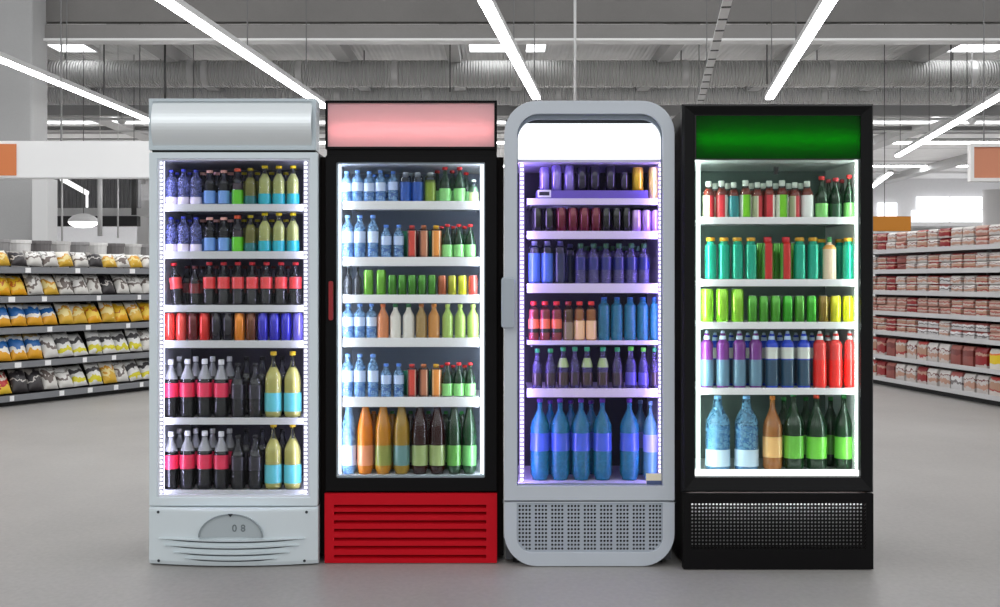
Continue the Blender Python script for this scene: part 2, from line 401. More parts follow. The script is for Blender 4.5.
# handle: rounded bar on the left stile
bm = B(); z1, z0 = PZ(277,D), PZ(328,D)
slab(bm, rrect(PX(501.3,D-.05), PX(515.3,D-.05), z0, z1, (.016,)*4, 5), D-.055, D-.03)
for z in (z1-.035, z0+.035): box(bm, PX(505,D), PX(513,D), D-.032, D+.002, z-.02, z+.02)
obj('door_handle', bm, mat('handle_silver', (172,181,190), .3, .3, .3), dr, bevel=.006, seg=3)
rl = mat('shelf_rail_lilac', (226,210,246), .35)
gs = [shelf(G, D, 527, 660, a, b_, rl, ds=.1) for a, b_ in ((198.3,204.8),(231,239),(283.5,293),(340.5,344.6),(388.5,397.3))]
gfloor = PZ(485, D)-.006+.001
# base with perforated vent
def perf(bm, cx, cz, cw, ch, r, y, hole=True):
    hw, hh = cw/2, ch/2
    sq = [(-hw,-hh),(0,-hh),(hw,-hh),(hw,0),(hw,hh),(0,hh),(-hw,hh),(-hw,0)]
    if not hole:
        bm.faces.new([bm.verts.new((cx+a, y, cz+b)) for a, b in sq]); return
    oc = [(r*math.cos(math.radians(225+45*i)), r*math.sin(math.radians(225+45*i))) for i in range(8)]
    A = [bm.verts.new((cx+a, y, cz+b)) for a, b in sq]; Bv = [bm.verts.new((cx+a, y, cz+b)) for a, b in oc]
    E = [bm.verts.new((cx+a, y+.003, cz+b)) for a, b in oc]
    for i in range(8):
        j = (i+1) % 8; bm.faces.new((A[i], A[j], Bv[j], Bv[i])); bm.faces.new((Bv[i], Bv[j], E[j], E[i]))
bm = B()
ring(bm, rrect(PX(504.3,D), PX(674.7,D), .003, mid2, (rad,rad,.004,.004), 10), rrect(PX(516.8,D), PX(662.8,D), PZ(552.3,D), PZ(503,D), (15*k,15*k,.001,.001), 10), D, D+.05)
bp = obj('base_panel', bm, gm_, G, bevel=.0015)
bm = B()
gx0, gx1 = PX(516.8,D), PX(662.8,D); gz0, gz1 = PZ(552.3,D), PZ(503,D)
px0 = 518.0; pw = 16.33
rows = 12; rh = (551.0-504.5)/rows
for gi in range(9):
    for ci in range(4):
        for ri in range(rows):
            cx = px0+gi*pw+(ci+.5)*3.35; cy = 504.5+(ri+.5)*rh
            # skip holes outside the rounded lower corners
            hole = True
            for sx in (531.8, 647.8):
                if ((sx < 600 and cx < sx) or (sx > 600 and cx > sx)) and cy > 537.3:
                    if (cx-sx)**2+(cy-537.3)**2 > 13.4**2: hole = False
            perf(bm, PX(cx,D), PZ(cy,D), 3.35*k, rh*k, 1.25*k, D+.008, hole)
for gi in range(10):
    a = px0+gi*pw-(pw-13.4); b_ = px0+gi*pw
    if gi == 0: a = 516.8
    if gi == 9: b_ = 662.8
    bm.faces.new([bm.verts.new(p) for p in ((PX(a,D),D+.008,PZ(551,D)),(PX(b_,D),D+.008,PZ(551,D)),(PX(b_,D),D+.008,PZ(504.5,D)),(PX(a,D),D+.008,PZ(504.5,D)))])
for ya, yb2 in ((502.8,504.5),(551,552.6)):
    bm.faces.new([bm.verts.new(p) for p in ((gx0,D+.008,PZ(yb2,D)),(gx1,D+.008,PZ(yb2,D)),(gx1,D+.008,PZ(ya,D)),(gx0,D+.008,PZ(ya,D)))])
vp = obj('perforated_grille', bm, mat('grille_grey', (176,184,194), .4, .2), bp)
bm = B(); box(bm, gx0+.01, gx1-.01, D+.03, D+.036, gz0+.03, gz1); obj('vent_backing', bm, mat('vent_black', (8,8,10), .8), bp)
# sticker inside the glass
bm = B(); box(bm, PX(646.5,D), PX(662,D), D+.0175, D+.0178, PZ(485,D), PZ(474,D)); st = obj('door_sticker', bm, mat('sticker_cream', (240,232,205), .5), dr)
bm = B(); box(bm, PX(647,D), PX(662,D), D+.017, D+.0174, PZ(485,D), PZ(481.3,D)); obj('sticker_band', bm, mat('sticker_blue', (70,85,125), .5), st)

# ---------------------------------------------------------------- black cooler
KD = CH*F/(570-HY); D = KD
K = thing('drinks_cooler', 'black glass door drinks cooler with green header and dotted black base', 'cooler', (PX(778,D), D, 0))
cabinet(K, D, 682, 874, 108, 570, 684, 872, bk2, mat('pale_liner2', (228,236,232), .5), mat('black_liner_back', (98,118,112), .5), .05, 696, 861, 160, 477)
k = D/F
bm = B()
# door frame with a chamfered (mitred) face
of = rrect(PX(682.3,D), PX(874,D), PZ(492.5,D), PZ(103.8,D), (.001,)*4, 1)
mf = rrect(PX(684.5,D), PX(872,D), PZ(490.5,D), PZ(106,D), (.001,)*4, 1)
inn = rrect(PX(695.3,D), PX(861.7,D), PZ(478,D), PZ(114.5,D), (.001,)*4, 1)
n = len(of)
loops = [[bm.verts.new((x, y, z)) for x, z in l] for l, y in ((of,D+.05),(of,D+.012),(mf,D-.004),(inn,D+.012),(inn,D+.05))]
for a, c in zip(loops, loops[1:]+loops[:1]):
    for i in range(n): bm.faces.new((a[i], a[(i+1) % n], c[(i+1) % n], c[i]))
dr = obj('door', bm, mat('black_door_frame', (20,20,21), .45, 0, 0, spec=.12), K)
glass_pane(dr, D, 695.3, 861.7, 159, 478, .02)
h = lightbox(dr, D+.016, 695, 862, 114, 159.3, mat('black_plastic', (14,14,15)), translucent('green_acrylic', (2,104,22), .85), (1,1,1.5,.6), .09, 139, .009, emit('green_tube', (120,255,120), 46), .04, inset=.002)
bm = B(); box(bm, PX(696.3,D), PX(860.7,D), D+.024, D+.046, PZ(477,D), PZ(471,D)); obj('lower_light_bar', bm, emit('lower_bar_light', (250,255,253), 1.6), dr)
for a, b_ in ((696.3,700.5),(856.5,860.7)): led(K, D, a, b_, 161, 469, (238,255,250), 34, 0, .055)
bm = B(); box(bm, PX(777.5,D), PX(781.5,D), D+.055, D+.075, PZ(173,D), PZ(165.5,D)); obj('door_switch', bm, mat('black_plastic', (14,14,15)), K)
ks = [shelf(K, D, 700, 857, a, b_, rr, ds=.09) for a, b_ in ((217,224),(279.2,286.3),(322,329),(388,394.8))]
kfloor = PZ(477, D)-.006+.001
X0, X1, Z1, Z0 = PX(683.4,D), PX(873.5,D), PZ(493.6,D), .003
bm = B(); gx0, gx1, gz0, gz1 = PX(690.6,D), PX(866.6,D), PZ(549.6,D), PZ(502.6,D)
ring(bm, rrect(X0, X1, Z0, Z1, (.001,)*4, 1), rrect(gx0, gx1, gz0, gz1, (.0005,)*4, 1), D, D+.02)
box(bm, X0, X0+.012, D+.02, D+.0495, Z0, Z1); box(bm, X1-.012, X1, D+.02, D+.0495, Z0, Z1); box(bm, X0+.012, X1-.012, D+.02, D+.11, Z0, Z0+.01)  # cheeks and floor added to stop the hidden tube's light leaking out
bp = obj('base_panel', bm, bk, K, bevel=.002)
bm = B(); nc, nr = 50, 13
for i in range(nc):
    for j in range(nr): perf(bm, gx0+(gx1-gx0)*(i+.5)/nc, gz0+(gz1-gz0)*(j+.5)/nr, (gx1-gx0)/nc, (gz1-gz0)/nr, 1.0*k, D+.002)
obj('perforated_grille', bm, bk, bp)
bm = B(); vs = [bm.verts.new(p) for p in ((gx0,D+.055,gz1+.02),(gx1,D+.055,gz1+.02),(gx1,D+.05,gz0),(gx0,D+.05,gz0),(gx0,D+.063,gz1+.02),(gx1,D+.063,gz1+.02),(gx1,D+.058,gz0),(gx0,D+.058,gz0))]
for f in ((0,1,2,3),(7,6,5,4),(0,4,5,1),(1,5,6,2),(2,6,7,3),(3,7,4,0)): bm.faces.new([vs[i] for i in f])
obj('deflector_plate', bm, mat('deflector', (130,130,130), .6, spec=.1), bp)  # plate added behind the holes to catch the hidden tube's light
bm = B(); tube(bm, (gx0,D+.034,gz1+.014), (gx1,D+.034,gz1+.014), .008, 12)
obj('grille_lamp', bm, emit('grille_lamp_light', (255,255,255), 45), bp)  # unseen tube added to make the grille dots glow and fade downwards

# ================================================================== DRINKS
def prof_can(R, H): return [(0,.002*1),(R*.7,0),(R*.78,.002),(R,H*.06),(R,H*.92),(R*.84,H*.985),(R*.86,H),(R*.8,H),(R*.78,H*.985),(0,H*.985)]
def prof_pet(R, H, sh=.62, nk=.86, nr=.36, base=.96, curve=1.0, waist=0, ribs=0):
    p = [(0,.004),(R*.55,.002),(R*.8,0),(R*base,H*.025),(R,H*.07)]
    n = 14
    for i in range(1, n+1):
        q = i/n; z = H*(.07+(sh-.07)*q); r = R
        if waist: r -= R*waist*math.exp(-((q-.78)/.09)**2)
        if ribs: r -= R*.045*(.5+.5*math.cos(q*ribs*2*math.pi))
        p.append((r, z))
    for i in range(1, 9):
        q = i/8; s = (math.cos(math.pi*q)+1)/2; s = s**curve
        p.append((R*nr+(R-R*nr)*s, H*(sh+(nk-sh)*q)))
    p += [(R*nr, H*.955), (0, H*.955)]
    return p
def r_at(p, z):
    q = [(a, b) for a, b in p[2:-1]]
    for (r0, z0), (r1, z1) in zip(q, q[1:]):
        if z0 <= z <= z1 and z1 > z0: return r0+(r1-r0)*(z-z0)/(z1-z0)
    return q[-1][0]
def sub(p, z0, z1, off, n=10, caps=False):
    out = [(r_at(p, z0+(z1-z0)*i/n)+off, z0+(z1-z0)*i/n) for i in range(n+1)]
    if caps: out = [(0, z0)]+out+[(0, z1)]
    return out
CACHE = {}
def build_mesh(key, name, prof, m, n=20):
    if key in CACHE: return CACHE[key]
    bm = B(); lathe(bm, prof, n); CACHE[key] = mesh_of(name, bm, m, True); return CACHE[key]
# style: name, look, category, kind + dict
def liq(rgb, rough=.3): return mat('liquid_%d_%d_%d' % rgb, rgb, rough, 0, 0, spec=.3)
def lab(rgb): return mat('label_%d_%d_%d' % rgb, rgb, .35, 0, .6)
def capm(rgb): return mat('cap_%d_%d_%d' % rgb, rgb, .45)
CLR = shell('clear_plastic', (235,240,248), .012)
CLR2 = shell('cloudy_clear_plastic', (225,226,230), .42)  # pale film with the bright sheen of bottle shoulders put into its colour
BLU = shell('pale_blue_plastic', (120,160,225), .42)
BLU2 = shell('sky_blue_plastic', (150,200,250), .45, crinkle_glint=.24)
NAV = shell('steel_blue_plastic', (120,130,200), .32, crinkle_glint=.18)
GRN = shell('green_glass', (6,66,26), .5)
AQU = shell('aqua_plastic', (120,190,230), .38, crinkle_glint=.2)
DBL = shell('deep_blue_plastic', (24,150,190), .5, crinkle_glint=.08)
PUR = shell('purple_tint_plastic', (110,100,175), .32, crinkle_glint=.16)
def style(name, look, cat, shape, body, liquid=None, fill=.6, label=None, lz=(.1,.4), cap=None, caph=.07, capr=.42, dome=False, kw=None, extra=None, coat=None):
    return dict(name=name, look=look, cat=cat, shape=shape, body=body, liquid=liquid, fill=fill, label=label, lz=lz, cap=cap, caph=caph, capr=capr, dome=dome, kw=kw or {}, extra=extra or [])
def drink(st, key, R, H, loc, tilt=0):
    R = round(R, 4); H = round(H, 3); kk = (key, R, H)
    if st['shape'] == 'can':
        o = link(st['name'], build_mesh(kk+('b',), st['name'], prof_can(R, H), st['body']), None, loc)
        link('lid', build_mesh(kk+('l',), 'lid', [(0,H*.986),(R*.76,H*.986),(R*.8,H*1.003),(R*.86,H*1.004),(R*.87,H*.995)], mat('can_lid', (190,192,196), .25, .9)), o)
        for i, (m, a, b) in enumerate(st['extra']):
            link('printed_band', build_mesh(kk+('e', i), 'printed_band', [(R+.0004, H*a), (R+.0007, H*(a+.002)), (R+.0007, H*(b-.002)), (R+.0004, H*b)], m), o)
        return o
    p = prof_pet(R, H, **st['kw'])
    o = link(st['name'], build_mesh(kk+('b',), st['name'], p, st['body']), None, loc)
    if st['liquid']:
        link('liquid', build_mesh(kk+('q',), 'liquid', sub(p, H*.02, H*st['fill'], -max(.0015, R*.07), 14, True), st['liquid']), o)
    if st['label']:
        a, b = st['lz']; link('label', build_mesh(kk+('l',), 'label', sub(p, H*a, H*b, .0007, 8), st['label']), o)
    for i, (nm_, m, a, b) in enumerate(st['extra']):
        link(nm_, build_mesh(kk+('e', i), nm_, sub(p, H*a, H*b, .0009, 8), m), o)
    if st['cap']:
        cr = R*st['capr']; h0 = H*(1-st['caph']); c = [(cr*.8, h0), (cr, h0+.001), (cr, H-.002), (cr*.85, H), (0, H)]
        if st['dome']: c = [(cr, h0), (cr, h0+(H-h0)*.35), (cr*.7, h0+(H-h0)*.5), (cr*.55, H-.002), (cr*.35, H), (0, H)]
        link('cap', build_mesh(kk+('c',), 'cap', c, st['cap'], 14), o)
    if tilt: o.rotation_euler = (0, tilt, 0)
    return o
TALL = dict(sh=.60, nk=.87, nr=.34); JUG = dict(sh=.58, nk=.88, nr=.3, curve=.75); SHORT = dict(sh=.66, nk=.86, nr=.42)
WAT = dict(sh=.68, nk=.88, nr=.4, ribs=5); SPO = dict(sh=.76, nk=.86, nr=.42, curve=.6, waist=.05); STRT = dict(sh=.84, nk=.9, nr=.6, curve=.5)
GLS = dict(sh=.5, nk=.84, nr=.36, curve=.9); COLA = dict(sh=.62, nk=.88, nr=.3, waist=.06)
def striped(name, stops):
    m, nt, N, L = nm(name)
    o = N.new('ShaderNodeOutputMaterial'); p = N.new('ShaderNodeBsdfPrincipled'); L.new(p.outputs[0], o.inputs[0]); p.inputs['Roughness'].default_value = .35
    tc = N.new('ShaderNodeTexCoord'); sx = N.new('ShaderNodeSeparateXYZ'); L.new(tc.outputs['Generated'], sx.inputs[0])
    rr = N.new('ShaderNodeValToRGB'); rr.color_ramp.interpolation = 'CONSTANT'; el = rr.color_ramp.elements
    el[0].position = 0; el[0].color = (*s2l(stops[0][1]), 1); el[1].position = stops[1][0]; el[1].color = (*s2l(stops[1][1]), 1)
    for q, c in stops[2:]: e = el.new(q); e.color = (*s2l(c), 1)
    L.new(sx.outputs[0], rr.inputs[0]); L.new(rr.outputs[0], p.inputs['Base Color']); return m
ST = {}
def S_(k, *a, **kw): ST[k] = style(*a, **kw)
dark = liq((16,8,14), .2)
S_('wat_w', 'water_bottle', 'clear water bottle', 'bottle', 'pet', NAV, liq((110,118,165),.3), .3, label=lab((228,220,240)), lz=(.03,.24), cap=capm((50,62,180)), kw=WAT)
S_('drk_b', 'soft_drink_bottle', 'blue-labelled dark bottle', 'bottle', 'pet', CLR, dark, .62, lab((112,160,226)), (.06,.42), capm((240,178,165)), .08, .6, kw=SHORT)
S_('grn_l', 'soft_drink_bottle', 'green-labelled clear bottle', 'bottle', 'pet', CLR, liq((90,70,80)), .6, lab((96,205,30)), (.03,.42), capm((236,96,60)), .09, .6, kw=SHORT)
S_('dul_y', 'juice_bottle', 'dull yellow bottle', 'bottle', 'pet', CLR, liq((150,145,60)), .75, lab((20,110,112)), (.03,.26), capm((190,170,20)), .07, .5, kw=TALL)
S_('pal_y', 'juice_bottle', 'pale teal-labelled bottle', 'bottle', 'pet', CLR, liq((218,220,140)), .8, lab((30,172,188)), (.03,.30), capm((232,205,20)), .07, .5, kw=TALL)
S_('cola_s', 'cola_bottle', 'red-labelled cola bottle', 'bottle', 'pet', CLR, dark, .72, lab((226,58,60)), (.40,.66), capm((200,36,44)), .07, .5, kw=COLA)
S_('cola_d', 'cola_bottle', 'dark red-labelled bottle', 'bottle', 'pet', CLR, dark, .72, lab((110,20,24)), (.32,.56), capm((90,20,26)), .07, .5, kw=COLA)  # same cola bottle, with shade put into its label and cap colours
def can(k, rgb, look, metal=.35, extra=None):
    S_(k, 'drink_can', look, 'can', 'can', mat('can_%d_%d_%d' % rgb, rgb, .2, metal+.15, .8), extra=extra)
can('c_sal', (238,80,70), 'light red can'); can('c_drd', (100,12,14), 'dark red can'); can('c_red', (225,40,28), 'bright red can')
can('c_blk', (26,22,34), 'black can'); can('c_org', (240,140,20), 'orange can'); can('c_brn', (110,55,15), 'brown can'); can('c_blu', (52,48,190), 'blue can'); can('c_lbl', (120,110,215), 'light blue can')
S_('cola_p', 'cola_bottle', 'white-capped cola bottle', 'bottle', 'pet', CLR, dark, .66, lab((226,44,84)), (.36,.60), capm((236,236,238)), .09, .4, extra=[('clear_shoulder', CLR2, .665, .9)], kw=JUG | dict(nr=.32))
S_('cola_k', 'cola_bottle', 'black-capped cola bottle', 'bottle', 'pet', CLR, dark, .70, lab((32,28,40)), (.36,.60), capm((24,22,28)), .06, .4, kw=JUG | dict(nr=.32))
S_('jui_y', 'juice_bottle', 'pale yellow juice bottle', 'bottle', 'pet', CLR, liq((232,224,130)), .76, lab((94,192,200)), (.10,.38), capm((240,200,40)), .06, .36, kw=dict(sh=.56, nk=.82, nr=.24, curve=.62))
# red cooler
S_('r_wat', 'water_bottle', 'blue water bottle', 'bottle', 'pet', BLU2, liq((80,140,215),.2), .5, lab((205,222,250)), (.36,.62), capm((120,165,240)), .08, .45, kw=WAT)
S_('r_wats', 'water_bottle', 'small blue water bottle', 'bottle', 'pet', BLU2, liq((50,100,185),.2), .5, lab((190,210,245)), (.40,.66), capm((90,140,230)), .09, .45, kw=WAT)
S_('r_blu', 'soft_drink_bottle', 'royal blue bottle', 'bottle', 'pet', CLR, liq((24,80,170)), .6, lab((22,82,176)), (.02,.68), capm((222,228,232)), .14, .55, kw=STRT)
S_('r_olv', 'soft_drink_bottle', 'olive green bottle', 'bottle', 'pet', CLR, liq((110,130,20)), .75, lab((128,156,34)), (.02,.66), capm((225,230,225)), .13, .55, kw=STRT)
S_('r_grn', 'glass_bottle', 'green red-capped bottle', 'bottle', 'pet', GRN, liq((6,60,30),.15), .8, lab((142,216,128)), (.05,.40), capm((214,40,46)), .08, .48, kw=GLS)
S_('r_pal', 'glass_bottle', 'small pale bottle', 'bottle', 'pet', CLR, liq((150,190,150)), .7, lab((232,238,180)), (.05,.45), capm((225,235,225)), .1, .5, kw=GLS)
S_('r_red', 'soft_drink_bottle', 'red-wrapped bottle', 'bottle', 'pet', CLR, liq((120,20,20)), .8, striped('wrap_red', [(0,(40,120,84)),(.12,(120,30,24)),(.28,(214,74,60)),(.8,(230,190,170)),(.88,(90,20,20))]), (.01,.84), capm((220,60,60)), .12, .55, kw=STRT)
S_('r_bro', 'soft_drink_bottle', 'brown-wrapped bottle', 'bottle', 'pet', CLR, liq((120,60,30)), .8, striped('wrap_brown', [(0,(30,40,40)),(.14,(120,70,44)),(.3,(190,120,88)),(.76,(214,170,140)),(.88,(60,30,24))]), (.01,.84), capm((200,110,60)), .12, .55, kw=STRT)
S_('r_ora', 'soft_drink_bottle', 'orange-wrapped yellow-capped bottle', 'bottle', 'pet', CLR, liq((200,120,40)), .8, striped('wrap_orange', [(0,(20,60,54)),(.16,(232,180,120)),(.3,(236,150,70)),(.8,(246,220,180)),(.9,(200,110,40))]), (.01,.84), capm((250,190,30)), .12, .55, kw=STRT)
S_('r_gcan', 'drink_can', 'teal green can', 'can', 'can', mat('can_teal', (20,110,84), .3, .3))
S_('r_dkb', 'glass_bottle', 'dark grey bottle', 'bottle', 'pet', shell('smoke_glass', (60,64,74), .6), liq((48,48,56)), .8, None, (0,0), capm((70,72,80)), .05, .4, kw=dict(sh=.55, nk=.75, nr=.3))
can('c_lim', (110,180,50), 'tall lime can'); can('c_gr2', (62,138,24), 'green can'); can('c_rus', (168,84,40), 'rust can'); can('c_ygr', (172,176,36), 'olive yellow can'); can('c_yel', (222,226,50), 'yellow can'); can('c_pnk', (222,88,76), 'coral can')
def jb(k, rgb, cap, look, name='juice_bottle'):
    S_(k, name, look, 'bottle', 'pet', mat('filled_%d_%d_%d' % rgb, rgb, .3, 0, .5), None, 0, None, (0,0), capm(cap), .1, .45, kw=dict(sh=.6, nk=.88, nr=.38))
jb('r_jor', (214,132,84), (226,120,70), 'orange smoothie bottle'); jb('r_jwh', (226,222,212), (40,120,70), 'white green-capped bottle'); jb('r_jtn', (160,130,74), (200,120,60), 'tan juice bottle'); jb('r_jam', (196,132,58), (220,140,60), 'amber juice bottle'); jb('r_jlm', (158,188,92), (190,214,110), 'lime green juice bottle')
BIG = dict(sh=.58, nk=.95, nr=.42, curve=.8, base=.78)
def big(k, look, shellm, l, label, cap=(40,140,60), name='soda_bottle', lz=(.12,.40), kw=BIG, fill=.88): S_(k, name, look, 'bottle', 'pet', shellm, liq(l, .15), fill, lab(label), lz, capm(cap), .05, .3, kw=kw)
big('f_wat', 'blue water bottle', BLU2, (90,130,200), (190,208,240), (130,170,240), 'water_bottle')
big('f_org', 'bright orange soda bottle', shell('orange_plastic', (250,150,20), .5), (244,140,16), (214,136,96), (240,140,40))
big('f_yor', 'golden soda bottle', shell('gold_plastic', (230,160,30), .5), (226,152,24), (138,144,64), (60,140,60))
big('f_yel', 'mustard soda bottle', shell('mustard_plastic', (200,160,40), .5), (190,150,40), (96,138,136), (210,180,60))
big('f_dkr', 'dark red soda bottle', shell('red_brown_plastic', (80,14,8), .2), (64,10,4), (150,168,104), (40,130,60))
big('f_dkg', 'dark green soda bottle', GRN, (6,60,20), (86,152,62), (30,130,50))
big('f_grn', 'mid green soda bottle', GRN, (14,110,50), (92,160,88), (30,150,60))
# grey cooler
can('g_lav', (158,140,222), 'lavender can'); can('g_dkc', (40,32,62), 'dark purple can'); can('g_yel', (236,190,40), 'golden yellow can'); can('g_pyl', (240,214,130), 'pale yellow can')
can('g_blk', (24,20,28), 'black can'); can('g_cri', (110,16,44), 'crimson can'); can('g_lil', (196,160,222), 'lilac can'); can('g_bkw', (16,16,20), 'glossy black can')
S_('g_blb', 'soft_drink_bottle', 'blue-wrapped bottle', 'bottle', 'pet', CLR, liq((40,60,140)), .7, lab((70,108,205)), (.01,.72), capm((170,170,220)), .1, .5, kw=STRT)
S_('g_nav', 'soft_drink_bottle', 'navy-wrapped bottle', 'bottle', 'pet', CLR, liq((20,30,80)), .7, lab((24,32,74)), (.01,.72), capm((110,110,170)), .1, .5, kw=STRT)
S_('g_clr', 'water_bottle', 'clear navy-labelled bottle', 'bottle', 'pet', PUR, liq((150,150,190)), .4, lab((20,28,112)), (.36,.66), capm((48,96,66)), .12, .5, kw=WAT)
S_('g_rdb', 'soft_drink_bottle', 'pinkish red bottle', 'bottle', 'pet', CLR, liq((196,72,84)), .8, lab((250,112,84)), (.32,.56), capm((226,40,50)), .1, .6, kw=SPO, extra=[('black_band', lab((30,16,20)), .22, .32)])
S_('g_orb', 'soft_drink_bottle', 'orange cream-labelled bottle', 'bottle', 'pet', CLR, liq((206,130,60)), .8, lab((246,200,150)), (.05,.52), capm((232,50,50)), .1, .6, kw=SPO)
S_('g_olb', 'soft_drink_bottle', 'brownish bottle', 'bottle', 'pet', CLR, liq((120,76,34)), .8, lab((140,120,96)), (.05,.48), capm((150,30,34)), .1, .6, kw=SPO)
S_('g_bld', 'water_bottle', 'deep blue square-shouldered bottle', 'bottle', 'pet', DBL, liq((14,50,92)), .8, None, (0,0), capm((40,90,170)), .09, .5, kw=dict(sh=.78, nk=.88, nr=.5, curve=.5))
S_('g_pur', 'juice_bottle', 'dark purple green-capped bottle', 'bottle', 'pet', PUR, liq((40,26,36)), .7, lab((52,36,50)), (.1,.4), capm((60,170,110)), .1, .5, kw=dict(sh=.5, nk=.86, nr=.4, waist=.06))
S_('g_puo', 'juice_bottle', 'tagged dark green-capped bottle', 'bottle', 'pet', PUR, liq((46,30,26)), .7, lab((60,40,40)), (.1,.4), capm((60,180,120)), .1, .5, kw=dict(sh=.5, nk=.86, nr=.4, waist=.06), extra=[('neck_tag', lab((160,184,120)), .52, .74)])
S_('g_vio', 'juice_bottle', 'violet-blue lime-capped bottle', 'bottle', 'pet', PUR, liq((70,60,190)), .7, lab((90,80,200)), (.1,.4), capm((110,220,80)), .1, .5, kw=dict(sh=.5, nk=.86, nr=.4, waist=.06))
big('g_big', 'large blue soda bottle', DBL, (12,104,130), (66,98,214), (90,40,150), lz=(.36,.58), kw=dict(sh=.64, nk=.88, nr=.26, curve=.75, base=.8, waist=.05))
big('g_bgp', 'pale blue soda bottle', shell('pale_aqua', (120,190,220), .4), (90,150,190), (140,150,220), (120,160,200), lz=(.36,.58), kw=dict(sh=.64, nk=.88, nr=.26, curve=.75, base=.8))
# black cooler
def wrap(k, look, rgb, st=None): S_(k, 'juice_bottle', look, 'bottle', 'pet', CLR, liq((150,60,40)), .8, striped('wrap_'+k, st) if st else lab(rgb), (.02,.62), capm((214,224,214)), .15, .52, kw=dict(sh=.66, nk=.84, nr=.5, curve=.7))
wrap('k_tan', 'tan-red-wrapped bottle', (190,110,96), [(0,(170,176,140)),(.38,(228,214,190)),(.5,(200,52,60)),(.82,(150,40,44))]); wrap('k_red', 'red-wrapped bottle', (205,60,66), [(0,(150,50,50)),(.2,(212,50,60)),(.72,(236,225,215))]); wrap('k_crm', 'cream-wrapped bottle', (236,238,222)); wrap('k_tea', 'teal-wrapped bottle', (30,130,136)); wrap('k_grn', 'lime-wrapped bottle', (126,205,40), [(0,(228,238,220)),(.22,(120,206,30)),(.7,(92,170,30)),(.86,(220,226,210))]); wrap('k_wht', 'white-wrapped bottle', (240,244,240))
S_('k_gls', 'glass_bottle', 'dark green red-capped bottle', 'bottle', 'pet', GRN, liq((6,40,20),.15), .8, lab((130,210,110)), (.03,.36), capm((210,50,50)), .09, .5, kw=GLS)
S_('k_gl2', 'glass_bottle', 'black-green bottle', 'bottle', 'pet', GRN, liq((6,26,14),.15), .8, lab((20,70,38)), (.03,.36), capm((190,50,60)), .09, .5, kw=GLS)
teal = mat('teal_aluminium', (16,172,140), .25, .45, .7)
S_('k_alu', 'aluminium_bottle', 'teal gold-capped bottle', 'bottle', 'pet', teal, None, 0, None, (0,0), capm((206,150,30)), .09, .78, kw=dict(sh=.82, nk=.86, nr=.74, curve=.5))
S_('k_alr', 'aluminium_bottle', 'red bottle with green edges', 'bottle', 'pet', striped('red_green_alu', [(0,(90,170,60)),(.14,(20,80,30)),(.2,(196,36,32)),(.8,(130,24,22)),(.9,(110,190,70))]), None, 0, None, (0,0), capm((200,40,52)), .12, .72, kw=dict(sh=.82, nk=.88, nr=.6, curve=.5))
S_('k_pch', 'juice_bottle', 'cream peach bottle', 'bottle', 'pet', mat('cream_bottle', (246,220,190), .35, 0, .3), None, 0, lab((240,170,90)), (.72,.82), capm((60,140,80)), .12, .35, kw=dict(sh=.72, nk=.86, nr=.3, curve=.6))
can('k_lim', (150,216,50), 'tall bright lime can'); can('k_grc', (70,160,30), 'green can'); can('k_grd', (20,70,20), 'dark green can'); can('k_gre', (50,178,20), 'vivid green can'); can('k_olv', (140,112,20), 'olive can'); can('k_yel', (238,240,40), 'bright yellow can')
def sport(k, look, top, bot, cap, sw=False, split=.5):
    ex = [('lower_sleeve', lab(bot), .01, split)]
    if sw: ex.append(('pale_swoosh', lab((214,218,210)), .52, .72))
    S_(k, 'sports_bottle', look, 'bottle', 'pet', mat('sport_%d_%d_%d' % top, top, .3, 0, .5), None, 0, None, (0,0), capm(cap), .15, .5, dome=True, kw=SPO, extra=ex)
sport('k_spp', 'purple slate sports bottle', (112,40,130), (96,134,158), (196,220,236)); sport('k_spb', 'blue navy sports bottle', (24,64,196), (36,72,98), (180,206,232), True); sport('k_spr', 'red sports bottle', (222,62,58), (240,34,24), (236,238,240))
big('k_wat', 'large clear water bottle', AQU, (60,130,190), (196,222,240), (130,190,240), 'water_bottle', (.08,.30), dict(sh=.60, nk=.88, nr=.34, curve=.7, ribs=6), .6)
big('k_amb', 'amber soda bottle', shell('amber_plastic', (200,130,60), .5), (190,130,66), (240,190,120), (224,130,40), lz=(.2,.47), kw=dict(sh=.56, nk=.86, nr=.27, curve=.72, base=.8))
big('k_bgg', 'large green soda bottle', GRN, (8,50,22), (104,190,62), (30,120,50), lz=(.18,.46), kw=dict(sh=.56, nk=.86, nr=.27, curve=.72, base=.8))
big('k_bgr', 'large green red-capped bottle', GRN, (6,44,20), (112,204,64), (210,60,30), lz=(.18,.46), kw=dict(sh=.56, nk=.86, nr=.27, curve=.72, base=.8))
for k, s in ST.items(): s['key'] = k

SHW = {'white': ('red', -1), 'red': ('white', 1), 'grey': ('black', -1), 'black': ('grey', 1)}
def pretty(look):
    w = look.split(); return look
def row(cooler, shelf_name, D, z, items, doff, base_row=None, backrow=False):
    """items: (px, width px, top px, style[, tilt]). Stands them on height z at depth D+doff"""
    nb, sgn = SHW[cooler]
    items = sorted(items, key=lambda t: t[0]*sgn)
    for i, it in enumerate(items):
        px, w, top, k = it[:4]; tilt = it[4] if len(it) > 4 else 0
        s = ST[k]; Dd = D+doff; R = w*Dd/F/2*.97; H = max(.05, PZ(top, Dd)-z)
        x = PX(px, Dd)
        o = drink(s, k, R, H, (x, Dd+R, z+.0005), tilt)
        where = 'behind, ' if backrow else ''
        o['label'] = '%s, %s of the %s cooler, %s%s from the %s cooler' % (s['look'], shelf_name, cooler, where, ORD[i+1], nb)
        
        if len(o['label'].replace(',', ' ').split()) > 15: print('LONG', o['label'])
        o['category'] = s['cat'] if s['cat'] in ('can',) else ('can' if s['shape'] == 'can' else 'bottle')
        o['group'] = '%ss on the %s of the %s cooler' % (s['look'], shelf_name, cooler)
